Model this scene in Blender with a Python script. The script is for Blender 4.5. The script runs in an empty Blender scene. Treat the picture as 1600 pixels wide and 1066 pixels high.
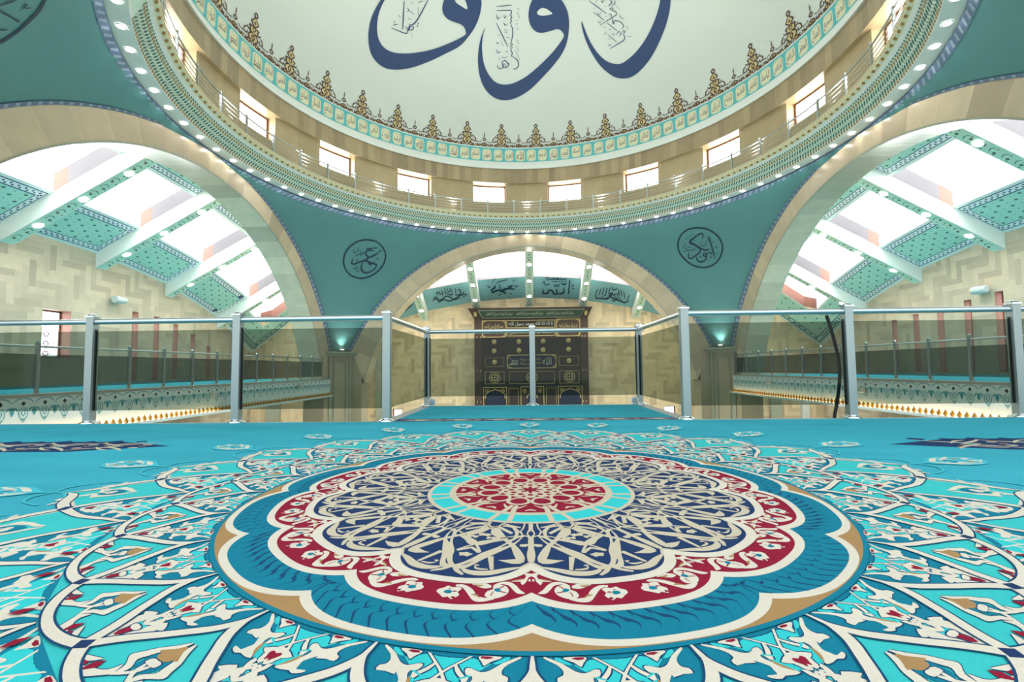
import bpy, math, random
from math import sin, cos, pi, radians, sqrt, atan2, acos, asin, floor
from mathutils import Vector, Matrix
from mathutils.geometry import tessellate_polygon
random.seed(7)
SC = bpy.context.scene
COL = SC.collection

# ------------------------------------------------------------------ camera, world, exposure
# metres; the lens is the origin, the gallery floor lies 0.52 below it, +Y looks to the qibla wall
YAW, PITCH, ROLL, FOCAL = .0312, .0566, .0108, 745.09
def view_dir(u, v):
    c, s = cos(ROLL), sin(ROLL)
    a, b = c*u + s*v, -s*u + c*v
    x, y, z = a/FOCAL, 1.0, b/FOCAL
    c, s = cos(PITCH), sin(PITCH)
    y, z = c*y - s*z, s*y + c*z
    c, s = cos(YAW), sin(YAW)
    return Vector((c*x - s*y, s*x + c*y, z))
fw = view_dir(0, 0).normalized()
rt = (view_dir(1, 0) - view_dir(0, 0)).normalized()
up = (view_dir(0, 1) - view_dir(0, 0)).normalized()
cam_data = bpy.data.cameras.new('camera')
cam_data.sensor_width = 36.0
cam_data.lens = 36.0*FOCAL/1600.0
cam_data.clip_start, cam_data.clip_end = .02, 300
cam = bpy.data.objects.new('camera', cam_data)
COL.objects.link(cam)
cam.matrix_world = Matrix((( rt.x, up.x, -fw.x, 0), (rt.y, up.y, -fw.y, 0), (rt.z, up.z, -fw.z, 0), (0, 0, 0, 1)))
SC.camera = cam

WORLD_STRENGTH = 1.35
FLOOD = 200
SKY_PANE, DRUM_PANE, WALL_PANE = 7.5, 5.5, 4.0
world = bpy.data.worlds.new('world')
SC.world = world
world.use_nodes = True
bg = world.node_tree.nodes['Background']
bg.inputs[0].default_value = (.93, .97, 1, 1)
bg.inputs[1].default_value = WORLD_STRENGTH
SC.view_settings.view_transform = 'Standard'
SC.view_settings.look = 'None'
SC.view_settings.gamma = 1
SC.view_settings.use_curve_mapping = False
SC.view_settings.exposure = 0.45
SC.cycles.max_bounces = 8
SC.cycles.diffuse_bounces = 5
SC.cycles.transparent_max_bounces = 24

# ------------------------------------------------------------------ places
FLOOR = -.52                      # gallery floor
CX, YC = .10, 14.94               # axis of the dome
R = 10.4                          # half side of the square, radius of the ring
ZR = 7.22                         # underside of the ring
ZS = ZR - R                       # centre of the pendentive sphere
RS = R*sqrt(2)
ZI, RI = -2.5, 9.0                # arch intrados circle
DA = 1.05                         # depth of the arches
RD, ZD = 10.1, 11.0               # dome radius and springing
XWL, XWR, YW, YE = -17.0, 17.5, 31.94, 28.9
GROUND = -5.6

# ------------------------------------------------------------------ materials
def lin(c):
    c /= 255.0
    return c/12.92 if c <= .04045 else ((c + .055)/1.055)**2.4
def rgb(r, g, b): return (lin(r), lin(g), lin(b), 1)

def nodes(name):
    m = bpy.data.materials.new(name)
    m.use_nodes = True
    nt = m.node_tree
    return m, nt, nt.nodes['Principled BSDF']
def N(nt, kind, **kw):
    n = nt.nodes.new(kind)
    for k, v in kw.items(): setattr(n, k, v)
    return n
def math_node(nt, op, a, b=None, c=None):
    n = N(nt, 'ShaderNodeMath', operation=op)
    for i, x in enumerate((a, b, c)):
        if x is None: continue
        if isinstance(x, (int, float)): n.inputs[i].default_value = x
        else: nt.links.new(x, n.inputs[i])
    return n.outputs[0]
def tint(nt, col_socket, fac_socket, lo, hi):
    """multiply a colour by a value running from lo to hi"""
    mr = N(nt, 'ShaderNodeMapRange')
    nt.links.new(fac_socket, mr.inputs[0])
    mr.inputs[3].default_value, mr.inputs[4].default_value = lo, hi
    mx = N(nt, 'ShaderNodeMix', data_type='RGBA', blend_type='MULTIPLY')
    mx.inputs[0].default_value = 1
    if isinstance(col_socket, tuple): mx.inputs[6].default_value = col_socket
    else: nt.links.new(col_socket, mx.inputs[6])
    nt.links.new(mr.outputs[0], mx.inputs[7])
    return mx.outputs[2]
def mat(name, col, rough=.6, metal=0, noise=0, scale=4, bump=0, bscale=60, spec=.5, stretch=None):
    m, nt, b = nodes(name)
    b.inputs['Roughness'].default_value = rough
    b.inputs['Metallic'].default_value = metal
    b.inputs['Specular IOR Level'].default_value = spec
    c = rgb(*col)
    b.inputs['Base Color'].default_value = c
    tc = N(nt, 'ShaderNodeTexCoord')
    src = tc.outputs['Object']
    if stretch:
        mp = N(nt, 'ShaderNodeMapping')
        mp.inputs['Scale'].default_value = stretch
        nt.links.new(src, mp.inputs[0]); src = mp.outputs[0]
    if noise:
        nz = N(nt, 'ShaderNodeTexNoise')
        nz.inputs['Scale'].default_value = scale
        nz.inputs['Detail'].default_value = 4
        nt.links.new(src, nz.inputs['Vector'])
        nt.links.new(tint(nt, c, nz.outputs[0], 1 - noise, 1 + noise), b.inputs['Base Color'])
    if bump:
        nb = N(nt, 'ShaderNodeTexNoise')
        nb.inputs['Scale'].default_value = bscale
        nb.inputs['Detail'].default_value = 3
        nt.links.new(src, nb.inputs['Vector'])
        bp = N(nt, 'ShaderNodeBump')
        bp.inputs['Strength'].default_value = bump
        bp.inputs['Distance'].default_value = .02
        nt.links.new(nb.outputs[0], bp.inputs['Height'])
        nt.links.new(bp.outputs[0], b.inputs['Normal'])
    return m
def emit(name, col, strength):
    m, nt, b = nodes(name)
    b.inputs['Base Color'].default_value = (.8, .8, .8, 1)
    b.inputs['Emission Color'].default_value = rgb(*col)
    b.inputs['Emission Strength'].default_value = strength
    return m
def tinted_glass(name, col, gloss=.07):
    m, nt, b = nodes(name)
    out = nt.nodes['Material Output']
    nt.nodes.remove(b)
    tr = N(nt, 'ShaderNodeBsdfTransparent'); tr.inputs[0].default_value = rgb(*col)
    gl = N(nt, 'ShaderNodeBsdfGlossy'); gl.inputs['Roughness'].default_value = .02
    mx = N(nt, 'ShaderNodeMixShader'); mx.inputs[0].default_value = gloss
    nt.links.new(tr.outputs[0], mx.inputs[1]); nt.links.new(gl.outputs[0], mx.inputs[2])
    nt.links.new(mx.outputs[0], out.inputs[0])
    return m
def stone_rays(name, col, count, var=.16, cyl=False):
    """travertine cut in blocks that fan out round the object's own origin (round Y for an arch, round Z for a drum)"""
    m, nt, b = nodes(name)
    b.inputs['Roughness'].default_value = .28
    tc = N(nt, 'ShaderNodeTexCoord')
    sp = N(nt, 'ShaderNodeSeparateXYZ')
    nt.links.new(tc.outputs['Object'], sp.inputs[0])
    a = math_node(nt, 'ARCTAN2', sp.outputs[0], sp.outputs[1] if cyl else sp.outputs[2])
    k = math_node(nt, 'MULTIPLY', a, count/(2*pi))
    cell = math_node(nt, 'FLOOR', k)
    wn = N(nt, 'ShaderNodeTexWhiteNoise', noise_dimensions='1D')
    nt.links.new(cell, wn.inputs['W'])
    c = tint(nt, rgb(*col), wn.outputs['Value'], 1 - var, 1 + var)
    nz = N(nt, 'ShaderNodeTexNoise'); nz.inputs['Scale'].default_value = 2.2; nz.inputs['Detail'].default_value = 6
    nt.links.new(tc.outputs['Object'], nz.inputs['Vector'])
    c = tint(nt, c, nz.outputs[0], .84, 1.14)
    fr = math_node(nt, 'FRACT', k)
    e = math_node(nt, 'MINIMUM', fr, math_node(nt, 'SUBTRACT', 1.0, fr))
    j = math_node(nt, 'GREATER_THAN', e, .012)
    c = tint(nt, c, j, 1.12, 1.0)
    nt.links.new(c, b.inputs['Base Color'])
    return m
def stone_herringbone(name, col, ax, w=.23, n=4):
    """long travertine slips laid in herringbone on a wall that runs along axis ax (0 = X, 1 = Y)"""
    m, nt, b = nodes(name)
    b.inputs['Roughness'].default_value = .45
    g = N(nt, 'ShaderNodeNewGeometry')
    sp = N(nt, 'ShaderNodeSeparateXYZ')
    nt.links.new(g.outputs['Position'], sp.inputs[0])
    x = math_node(nt, 'DIVIDE', sp.outputs[ax], w)
    y = math_node(nt, 'DIVIDE', sp.outputs[2], w)
    ix, iy = math_node(nt, 'FLOOR', x), math_node(nt, 'FLOOR', y)
    d = math_node(nt, 'FLOORED_MODULO', math_node(nt, 'SUBTRACT', ix, iy), 2*n)
    vert = math_node(nt, 'GREATER_THAN', d, n - .5)
    hx = math_node(nt, 'SUBTRACT', ix, d)
    vy = math_node(nt, 'ADD', iy, math_node(nt, 'SUBTRACT', d, float(n)))
    idx = math_node(nt, 'ADD', math_node(nt, 'MULTIPLY', vert, ix), math_node(nt, 'MULTIPLY', math_node(nt, 'SUBTRACT', 1.0, vert), hx))
    idy = math_node(nt, 'ADD', math_node(nt, 'MULTIPLY', vert, vy), math_node(nt, 'MULTIPLY', math_node(nt, 'SUBTRACT', 1.0, vert), iy))
    cb = N(nt, 'ShaderNodeCombineXYZ')
    nt.links.new(idx, cb.inputs[0]); nt.links.new(idy, cb.inputs[1]); nt.links.new(vert, cb.inputs[2])
    wn = N(nt, 'ShaderNodeTexWhiteNoise', noise_dimensions='3D')
    nt.links.new(cb.outputs[0], wn.inputs['Vector'])
    pw = math_node(nt, 'POWER', wn.outputs['Value'], 1.6)
    c = tint(nt, rgb(*col), pw, 1.06, .72)
    nz = N(nt, 'ShaderNodeTexNoise'); nz.inputs['Scale'].default_value = 3; nz.inputs['Detail'].default_value = 5
    nt.links.new(g.outputs['Position'], nz.inputs['Vector'])
    c = tint(nt, c, nz.outputs[0], .86, 1.12)
    nt.links.new(c, b.inputs['Base Color'])
    return m

M = {}
M['dome'] = mat('dome plaster', (212, 219, 213), .75, noise=.03, scale=.5)
M['white'] = mat('white plaster', (226, 232, 226), .7, noise=.02, scale=2)
M['cove'] = mat('pale blue cove', (236, 242, 238), .6)
M['pendentive'] = mat('teal plaster', (90, 148, 150), .6, noise=.12, scale=.55)
M['far_teal'] = mat('teal panel paint', (134, 188, 194), .6, noise=.05, scale=1)
M['navy'] = mat('navy paint', (40, 66, 108), .6)
M['ink'] = mat('dark navy paint', (24, 58, 84), .6)
M['rope'] = mat('blue border paint', (108, 132, 164), .6)
M['rope_light'] = mat('pale blue border paint', (158, 178, 200), .6)
M['band_teal'] = mat('turquoise band paint', (92, 186, 192), .55)
M['cartouche'] = mat('cream cartouche paint', (228, 224, 190), .6)
M['cart_line'] = mat('pale green cartouche line', (178, 214, 196), .6)
M['script'] = mat('dark script paint', (52, 50, 74), .6)
M['crest'] = mat('brown arabesque paint', (84, 56, 44), .6)
M['crest_tan'] = mat('ochre arabesque paint', (206, 190, 138), .6)
M['pale_teal'] = mat('pale turquoise cornice', (206, 236, 224), .55)
M['gold'] = mat('old gold paint', (160, 128, 66), .5, noise=.1, scale=30)
M['bead'] = mat('dark green bead paint', (58, 104, 94), .5)
M['arch_stone'] = stone_rays('travertine voussoirs', (210, 193, 164), 62, .2)
M['drum_stone'] = stone_rays('travertine drum slabs', (172, 154, 122), 210, .2, True)
M['drum_wall'] = stone_rays('travertine drum panels', (190, 172, 136), 64, .07, True)
M['wall_y'] = stone_herringbone('herringbone travertine side', (206, 192, 168), 1)
M['wall_x'] = stone_herringbone('herringbone travertine qibla', (230, 208, 170), 0)
M['pier'] = mat('honed travertine', (182, 170, 142), .45, noise=.10, scale=1.2)
M['pier_trim'] = mat('grey green stone trim', (170, 176, 158), .45, noise=.05, scale=2)
M['reveal'] = mat('rose stone reveal', (158, 116, 98), .5, noise=.06, scale=4)
M['window_frame'] = mat('brown window frame', (120, 78, 60), .5)
M['roof_white'] = mat('white roof frame', (234, 240, 234), .6)
M['roof_teal'] = mat('green turquoise ceiling paint', (178, 224, 208), .6, noise=.04, scale=1)
M['roof_motif'] = mat('grey brown ceiling motif', (84, 128, 112), .6)
M['roof_border'] = mat('white floral border paint', (236, 242, 240), .6)
M['roof_navy'] = mat('navy border paint', (50, 84, 120), .6)
M['beam'] = mat('white beam plaster', (240, 246, 240), .5)
M['beam_face'] = mat('green beam underside', (206, 234, 214), .55, noise=.08, scale=3)
M['beam_flower'] = mat('dark beam flower', (92, 108, 92), .6)
M['pane'] = emit('bright sky pane', (255, 255, 255), SKY_PANE)
M['drum_pane'] = emit('bright drum pane', (255, 251, 246), DRUM_PANE)
M['wall_pane'] = emit('bright wall pane', (250, 250, 255), WALL_PANE)
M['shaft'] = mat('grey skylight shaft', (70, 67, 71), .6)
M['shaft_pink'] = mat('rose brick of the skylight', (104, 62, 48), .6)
M['violet'] = emit('violet stained glass', (168, 92, 176), .9)
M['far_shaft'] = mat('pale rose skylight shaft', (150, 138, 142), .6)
M['lamp'] = emit('lamp lens', (255, 246, 240), 34)
M['lamp_ring'] = mat('white lamp trim', (235, 235, 230), .4)
M['uplight'] = emit('uplight lens', (255, 225, 205), 12)
M['led'] = emit('warm led strip', (255, 200, 150), 20)
M['flood_lens'] = emit('floodlight lens', (255, 240, 225), 3)
M['hall_bounce'] = mat('hall floor paled for bounce', (186, 200, 194), .95, noise=.1, scale=1)  # unseen hall floor, made paler than its likely turquoise to bounce neutral light upward
M['steel'] = mat('brushed steel', (196, 206, 208), .30, 1, bump=.03, bscale=300, stretch=(1, 1, .05))
M['chrome'] = mat('polished steel', (214, 222, 226), .14, 1)
M['alu'] = mat('grey anodised post', (160, 172, 170), .38, .65)
M['gasket'] = mat('black rubber', (30, 34, 38), .5)
M['glass'] = tinted_glass('grey tinted glass', (200, 207, 202), .012)
M['glass_side'] = tinted_glass('dark tinted glass', (184, 193, 189), .012)
M['fascia'] = mat('pale painted fascia', (226, 244, 246), .55)
M['fascia_teal'] = mat('teal fascia ornament', (84, 166, 178), .55)
M['fascia_navy'] = mat('navy fascia ornament', (48, 66, 96), .55)
M['fascia_top'] = mat('grey stone coping', (168, 168, 158), .45)
M['finial'] = mat('gilded finial', (196, 146, 72), .35, .3)
M['rug'] = mat('plain turquoise carpet', (52, 164, 186), .95, noise=.10, scale=3, bump=.3, bscale=250, spec=.1)
M['wood'] = mat('dark brown portal', (50, 42, 40), .5, noise=.1, scale=2)
M['wood_red'] = mat('red brown portal', (72, 55, 47), .5, noise=.1, scale=2)
M['mihrab_green'] = mat('dark green frieze', (62, 84, 72), .5)
M['mihrab_gold'] = mat('gilt line', (200, 180, 120), .4, .2)
M['mihrab_pale'] = mat('pale script', (196, 200, 176), .5)
M['niche'] = mat('deep blue niche', (24, 36, 60), .6)
M['speaker'] = mat('pale grey casing', (206, 214, 212), .4)
M['speaker_dark'] = mat('grey front', (150, 166, 172), .5)
M['cable'] = mat('black cable', (16, 18, 18), .5)
M['slab'] = mat('concrete', (170, 170, 165), .7)
def pile(name, col):
    return mat(name, col, .95, noise=.07, scale=9, bump=.35, bscale=320, spec=.08)
M['c_ground'] = mat('carpet blue', (58, 165, 185), .95, noise=.2, scale=2.4, bump=.35, bscale=320, spec=.08, stretch=(.5, 1.6, 1))
M['c_turq'] = pile('carpet turquoise', (58, 188, 190))
M['c_teal'] = pile('carpet teal', (19, 122, 148))
M['c_braid'] = pile('carpet braid line', (24, 70, 108))
M['c_navy'] = pile('carpet navy', (34, 58, 98))
M['c_cream'] = pile('carpet cream', (196, 188, 165))
M['c_white'] = pile('carpet white', (212, 207, 192))
M['c_red'] = pile('carpet wine red', (138, 28, 54))
M['c_tan'] = pile('carpet tan', (164, 132, 88))
M['c_bright'] = pile('carpet bright turquoise', (52, 194, 198))
M['c_halo'] = pile('carpet pale blue', (66, 182, 198))
M['c_edge'] = mat('carpet edge binding', (196, 190, 160), .9)
# ------------------------------------------------------------------ mesh building
class MB:
    def __init__(s): s.v, s.f, s.m, s.mats = [], [], [], []
    def mi(s, m):
        if m not in s.mats: s.mats.append(m)
        return s.mats.index(m)
    def face(s, pts, m):
        i = len(s.v); s.v.extend(Vector(p) for p in pts); s.f.append(tuple(range(i, i + len(pts)))); s.m.append(s.mi(m))
    def grid(s, rows, m, closed=False):
        """rows of equally many points, joined by quads"""
        i = len(s.v); n = len(rows[0]); k = s.mi(m)
        for r in rows: s.v.extend(Vector(p) for p in r)
        for a in range(len(rows) - 1):
            for b in range(n if closed else n - 1):
                c = (b + 1) % n
                s.f.append((i + a*n + b, i + a*n + c, i + (a+1)*n + c, i + (a+1)*n + b)); s.m.append(k)
    def box(s, a, b, m):
        x0, y0, z0 = a; x1, y1, z1 = b
        p = [(x0,y0,z0),(x1,y0,z0),(x1,y1,z0),(x0,y1,z0),(x0,y0,z1),(x1,y0,z1),(x1,y1,z1),(x0,y1,z1)]
        i = len(s.v); s.v.extend(Vector(q) for q in p); k = s.mi(m)
        for q in ((0,3,2,1),(4,5,6,7),(0,1,5,4),(1,2,6,5),(2,3,7,6),(3,0,4,7)):
            s.f.append(tuple(i + t for t in q)); s.m.append(k)
    def hexa(s, p, m):
        """eight corners, bottom four then top four"""
        i = len(s.v); s.v.extend(Vector(q) for q in p); k = s.mi(m)
        for q in ((0,3,2,1),(4,5,6,7),(0,1,5,4),(1,2,6,5),(2,3,7,6),(3,0,4,7)):
            s.f.append(tuple(i + t for t in q)); s.m.append(k)
    def prism(s, poly, vec, m):
        vec = Vector(vec); a = [Vector(p) for p in poly]; b = [p + vec for p in a]; n = len(a)
        i = len(s.v); s.v.extend(a + b); k = s.mi(m)
        tri = tessellate_polygon([a])
        for t in tri:
            s.f.append(tuple(i + q for q in t)); s.m.append(k)
            s.f.append(tuple(i + n + q for q in reversed(t))); s.m.append(k)
        for q in range(n):
            w = (q + 1) % n
            s.f.append((i + q, i + w, i + n + w, i + n + q)); s.m.append(k)
    def lathe(s, prof, m, n=24, c=(0, 0, 0), axis='Z', cap=True):
        c = Vector(c); rows = []
        for r, z in prof:
            row = []
            for k in range(n):
                a = 2*pi*k/n
                q = (r*cos(a), r*sin(a), z)
                if axis == 'Y': q = (q[0], q[2], q[1])
                if axis == 'X': q = (q[2], q[0], q[1])
                row.append(c + Vector(q))
            rows.append(row)
        s.grid(rows, m, True)
        if cap:
            s.face(rows[0], m); s.face(rows[-1], m)
    def tube(s, path, r, m, n=10, cap=True):
        path = [Vector(p) for p in path]; rows = []; ref = None
        for i, p in enumerate(path):
            t = (path[min(i+1, len(path)-1)] - path[max(i-1, 0)]).normalized()
            if ref is None: ref = Vector((0, 0, 1)) if abs(t.z) < .9 else Vector((1, 0, 0))
            a = t.cross(ref).normalized(); b = a.cross(t).normalized(); ref = b
            rows.append([p + a*(r*cos(2*pi*k/n)) + b*(r*sin(2*pi*k/n)) for k in range(n)])
        s.grid(rows, m, True)
        if cap: s.face(rows[0], m); s.face(rows[-1], m)
    def build(s, name, parent=None, smooth=False, origin=None, rot=0.0):
        me = bpy.data.meshes.new(name)
        o3 = Vector(origin) if origin is not None else Vector((0, 0, 0))
        me.from_pydata([tuple(p - o3) for p in s.v], [], s.f)
        for m in s.mats: me.materials.append(m)
        me.polygons.foreach_set('material_index', s.m)
        if smooth: me.polygons.foreach_set('use_smooth', [True]*len(s.f))
        me.update()
        o = bpy.data.objects.new(name, me); COL.objects.link(o)
        o.location = o3
        o.rotation_euler.z = rot
        if parent:
            o.parent = parent
            if origin is not None: o.location = o3 - parent.location
        return o

def tag(o, label=None, cat=None, group=None, kind=None):
    if label: o['label'] = label
    if cat: o['category'] = cat
    if group: o['group'] = group
    if kind: o['kind'] = kind
    return o
def struct(o, label=None, cat=None): return tag(o, label, cat, None, 'structure')
def empty(name, loc=(0, 0, 0), rz=0):
    o = bpy.data.objects.new(name, None); COL.objects.link(o)
    o.location = loc; o.rotation_euler.z = rz; o.empty_display_size = .1
    return o
def dup(root, loc, rz=None, label=None, group=None):
    r = root.copy(); COL.objects.link(r); r.location = loc
    if rz is not None: r.rotation_euler.z = rz
    if label: r['label'] = label
    if group: r['group'] = group
    for ch in list(root.children):
        c = ch.copy(); COL.objects.link(c); c.parent = r
        for g in ch.children:
            d = g.copy(); COL.objects.link(d); d.parent = c
    return r

# ------------------------------------------------------------------ flat ornament on any surface
def cat_open(pts, n=3):
    out = []; L = len(pts)
    for i in range(L - 1):
        p0, p1, p2, p3 = pts[max(i-1, 0)], pts[i], pts[i+1], pts[min(i+2, L-1)]
        for k in range(n):
            t = k/n
            out.append(tuple(.5*(2*b + (c - a)*t + (2*a - 5*b + 4*c - d)*t*t + (3*b - a - 3*c + d)*t**3) for a, b, c, d in zip(p0, p1, p2, p3)))
    out.append(tuple(pts[-1])); return out
def cat_closed(pts, n=3):
    out = []; L = len(pts)
    for i in range(L):
        p0, p1, p2, p3 = pts[i-1], pts[i], pts[(i+1) % L], pts[(i+2) % L]
        for k in range(n):
            t = k/n
            out.append(tuple(.5*(2*b + (c - a)*t + (2*a - 5*b + 4*c - d)*t*t + (3*b - a - 3*c + d)*t**3) for a, b, c, d in zip(p0, p1, p2, p3)))
    return out
MIC = [0]
def mic(k=2e-5):
    """a hair's breadth that keeps overlapping painted shapes from sharing one plane"""
    return (MIC[0] % 60)*k
def fill(mb, pts, f, m, edge=None):
    """a flat outline in surface coordinates, laid on the surface f(a, b)"""
    MIC[0] += 1
    P2 = [Vector((p[0], p[1], 0)) for p in pts]
    tris = [tuple(Vector(P2[i]) for i in t) for t in tessellate_polygon([P2])]
    if edge:
        work, tris = tris, []
        while work:
            t = work.pop()
            q = [f(p.x, p.y) for p in t]
            ls = [(q[i] - q[(i+1) % 3]).length for i in range(3)]
            k = max(range(3), key=lambda i: ls[i])
            if ls[k] > edge:
                a, b, c = t[k], t[(k+1) % 3], t[(k+2) % 3]; mid = (a + b)/2
                work += [(a, mid, c), (mid, b, c)]
            else: tris.append(t)
    i = len(mb.v); idx = {}; k = mb.mi(m)
    for t in tris:
        fc = []
        for p in t:
            key = (round(p.x, 5), round(p.y, 5))
            if key not in idx:
                idx[key] = len(mb.v); mb.v.append(f(p.x, p.y))
            fc.append(idx[key])
        if len(set(fc)) == 3: mb.f.append(tuple(fc)); mb.m.append(k)
def ribbon(mb, quad_pts, f, m, n=3):
    """(a, b, a', b') left and right edge points along a stroke"""
    MIC[0] += 1
    q = cat_open(quad_pts, n)
    mb.grid([[f(p[0], p[1]) for p in q], [f(p[2], p[3]) for p in q]], m)
def stroke(mb, pts, f, m, n=3):
    """(a, b, width) in locally metric surface coordinates"""
    MIC[0] += 1
    q = cat_open(pts, n) if len(pts) > 2 else pts
    L, Rr = [], []
    for i, p in enumerate(q):
        a, b = q[max(i-1, 0)], q[min(i+1, len(q)-1)]
        tx, ty = b[0] - a[0], b[1] - a[1]; d = sqrt(tx*tx + ty*ty) or 1
        nx, ny = -ty/d*p[2]/2, tx/d*p[2]/2
        L.append(f(p[0] + nx, p[1] + ny)); Rr.append(f(p[0] - nx, p[1] - ny))
    mb.grid([L, Rr], m)
def diamond(a, b, w, h): return [(a, b + h), (a + w, b), (a, b - h), (a - w, b)]
def oval(a, b, w, h, n=10): return [(a + w*cos(2*pi*k/n), b + h*sin(2*pi*k/n)) for k in range(n)]

# ------------------------------------------------------------------ Arabic lettering from the built-in font
_F = {'ا':'FE8D FE8E','أ':'FE83 FE84','آ':'FE81 FE82','إ':'FE87 FE88','ب':'FE8F FE90 FE91 FE92','ت':'FE95 FE96 FE97 FE98','ث':'FE99 FE9A FE9B FE9C','ج':'FE9D FE9E FE9F FEA0',
 'ح':'FEA1 FEA2 FEA3 FEA4','خ':'FEA5 FEA6 FEA7 FEA8','د':'FEA9 FEAA','ذ':'FEAB FEAC','ر':'FEAD FEAE','ز':'FEAF FEB0','س':'FEB1 FEB2 FEB3 FEB4','ش':'FEB5 FEB6 FEB7 FEB8',
 'ص':'FEB9 FEBA FEBB FEBC','ض':'FEBD FEBE FEBF FEC0','ط':'FEC1 FEC2 FEC3 FEC4','ظ':'FEC5 FEC6 FEC7 FEC8','ع':'FEC9 FECA FECB FECC','غ':'FECD FECE FECF FED0','ف':'FED1 FED2 FED3 FED4',
 'ق':'FED5 FED6 FED7 FED8','ك':'FED9 FEDA FEDB FEDC','ل':'FEDD FEDE FEDF FEE0','م':'FEE1 FEE2 FEE3 FEE4','ن':'FEE5 FEE6 FEE7 FEE8','ه':'FEE9 FEEA FEEB FEEC','و':'FEED FEEE','ؤ':'FE85 FE86','ي':'FEF1 FEF2 FEF3 FEF4','ى':'FEEF FEF0','ء':'FE80'}
_F = {k: [chr(int(x, 16)) for x in v.split()] for k, v in _F.items()}
def shape(s):
    out = []
    for i, ch in enumerate(s):
        if ch not in _F: out.append(ch); continue
        fm = _F[ch]
        prev = i > 0 and s[i-1] in _F and len(_F[s[i-1]]) == 4
        nxt = i + 1 < len(s) and s[i+1] in _F and len(_F[s[i+1]]) > 1 and len(fm) == 4
        k = (1 if prev else 0) + (2 if nxt else 0)
        k = {0: 0, 1: 1, 2: 2, 3: 3}[k]
        out.append(fm[min(k, len(fm) - 1)])
    return ''.join(reversed(out))
_glyphs = {}
def letter(words, res=2):
    """each word becomes a small flat mesh; a word whose outline did not fill is set again more finely"""
    todo = [w for w in dict.fromkeys(words) if w not in _glyphs]
    for r_ in (res, res + 1, res + 2, res + 4):
        obs = []
        for w in todo:
            c = bpy.data.curves.new('lettering', 'FONT'); c.body = shape(w); c.resolution_u = r_
            o = bpy.data.objects.new('lettering', c); COL.objects.link(o); obs.append((w, o, c))
        bpy.context.view_layer.update()
        dg = bpy.context.evaluated_depsgraph_get(); again = []
        for w, o, c in obs:
            e = o.evaluated_get(dg); me = e.to_mesh()
            vs = [(v.co.x, v.co.y) for v in me.vertices]; fs = [tuple(p.vertices) for p in me.polygons]
            area = sum(p.area for p in me.polygons)
            e.to_mesh_clear()
            if not fs: again.append(w); continue
            x0, x1 = min(v[0] for v in vs), max(v[0] for v in vs); y0, y1 = min(v[1] for v in vs), max(v[1] for v in vs)
            n = len([ch for ch in w if ch in _F])
            if area/n < .045: again.append(w)
            if w not in _glyphs or area > _glyphs[w][2]:
                _glyphs[w] = ([((v[0] - x0)/(x1 - x0 or 1), (v[1] - y0)/(y1 - y0 or 1)) for v in vs], fs, area)
        for w, o, c in obs:
            bpy.data.objects.remove(o); bpy.data.curves.remove(c)
        todo = again
def write(mb, word, f, x0, x1, y0, y1, m):
    """the word stretched into a box in surface coordinates"""
    MIC[0] += 1
    vs, fs, _ = _glyphs[word]; i = len(mb.v); k = mb.mi(m)
    mb.v.extend(f(x0 + a*(x1 - x0), y0 + b*(y1 - y0)) for a, b in vs)
    for t in fs: mb.f.append(tuple(i + q for q in t)); mb.m.append(k)
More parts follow.
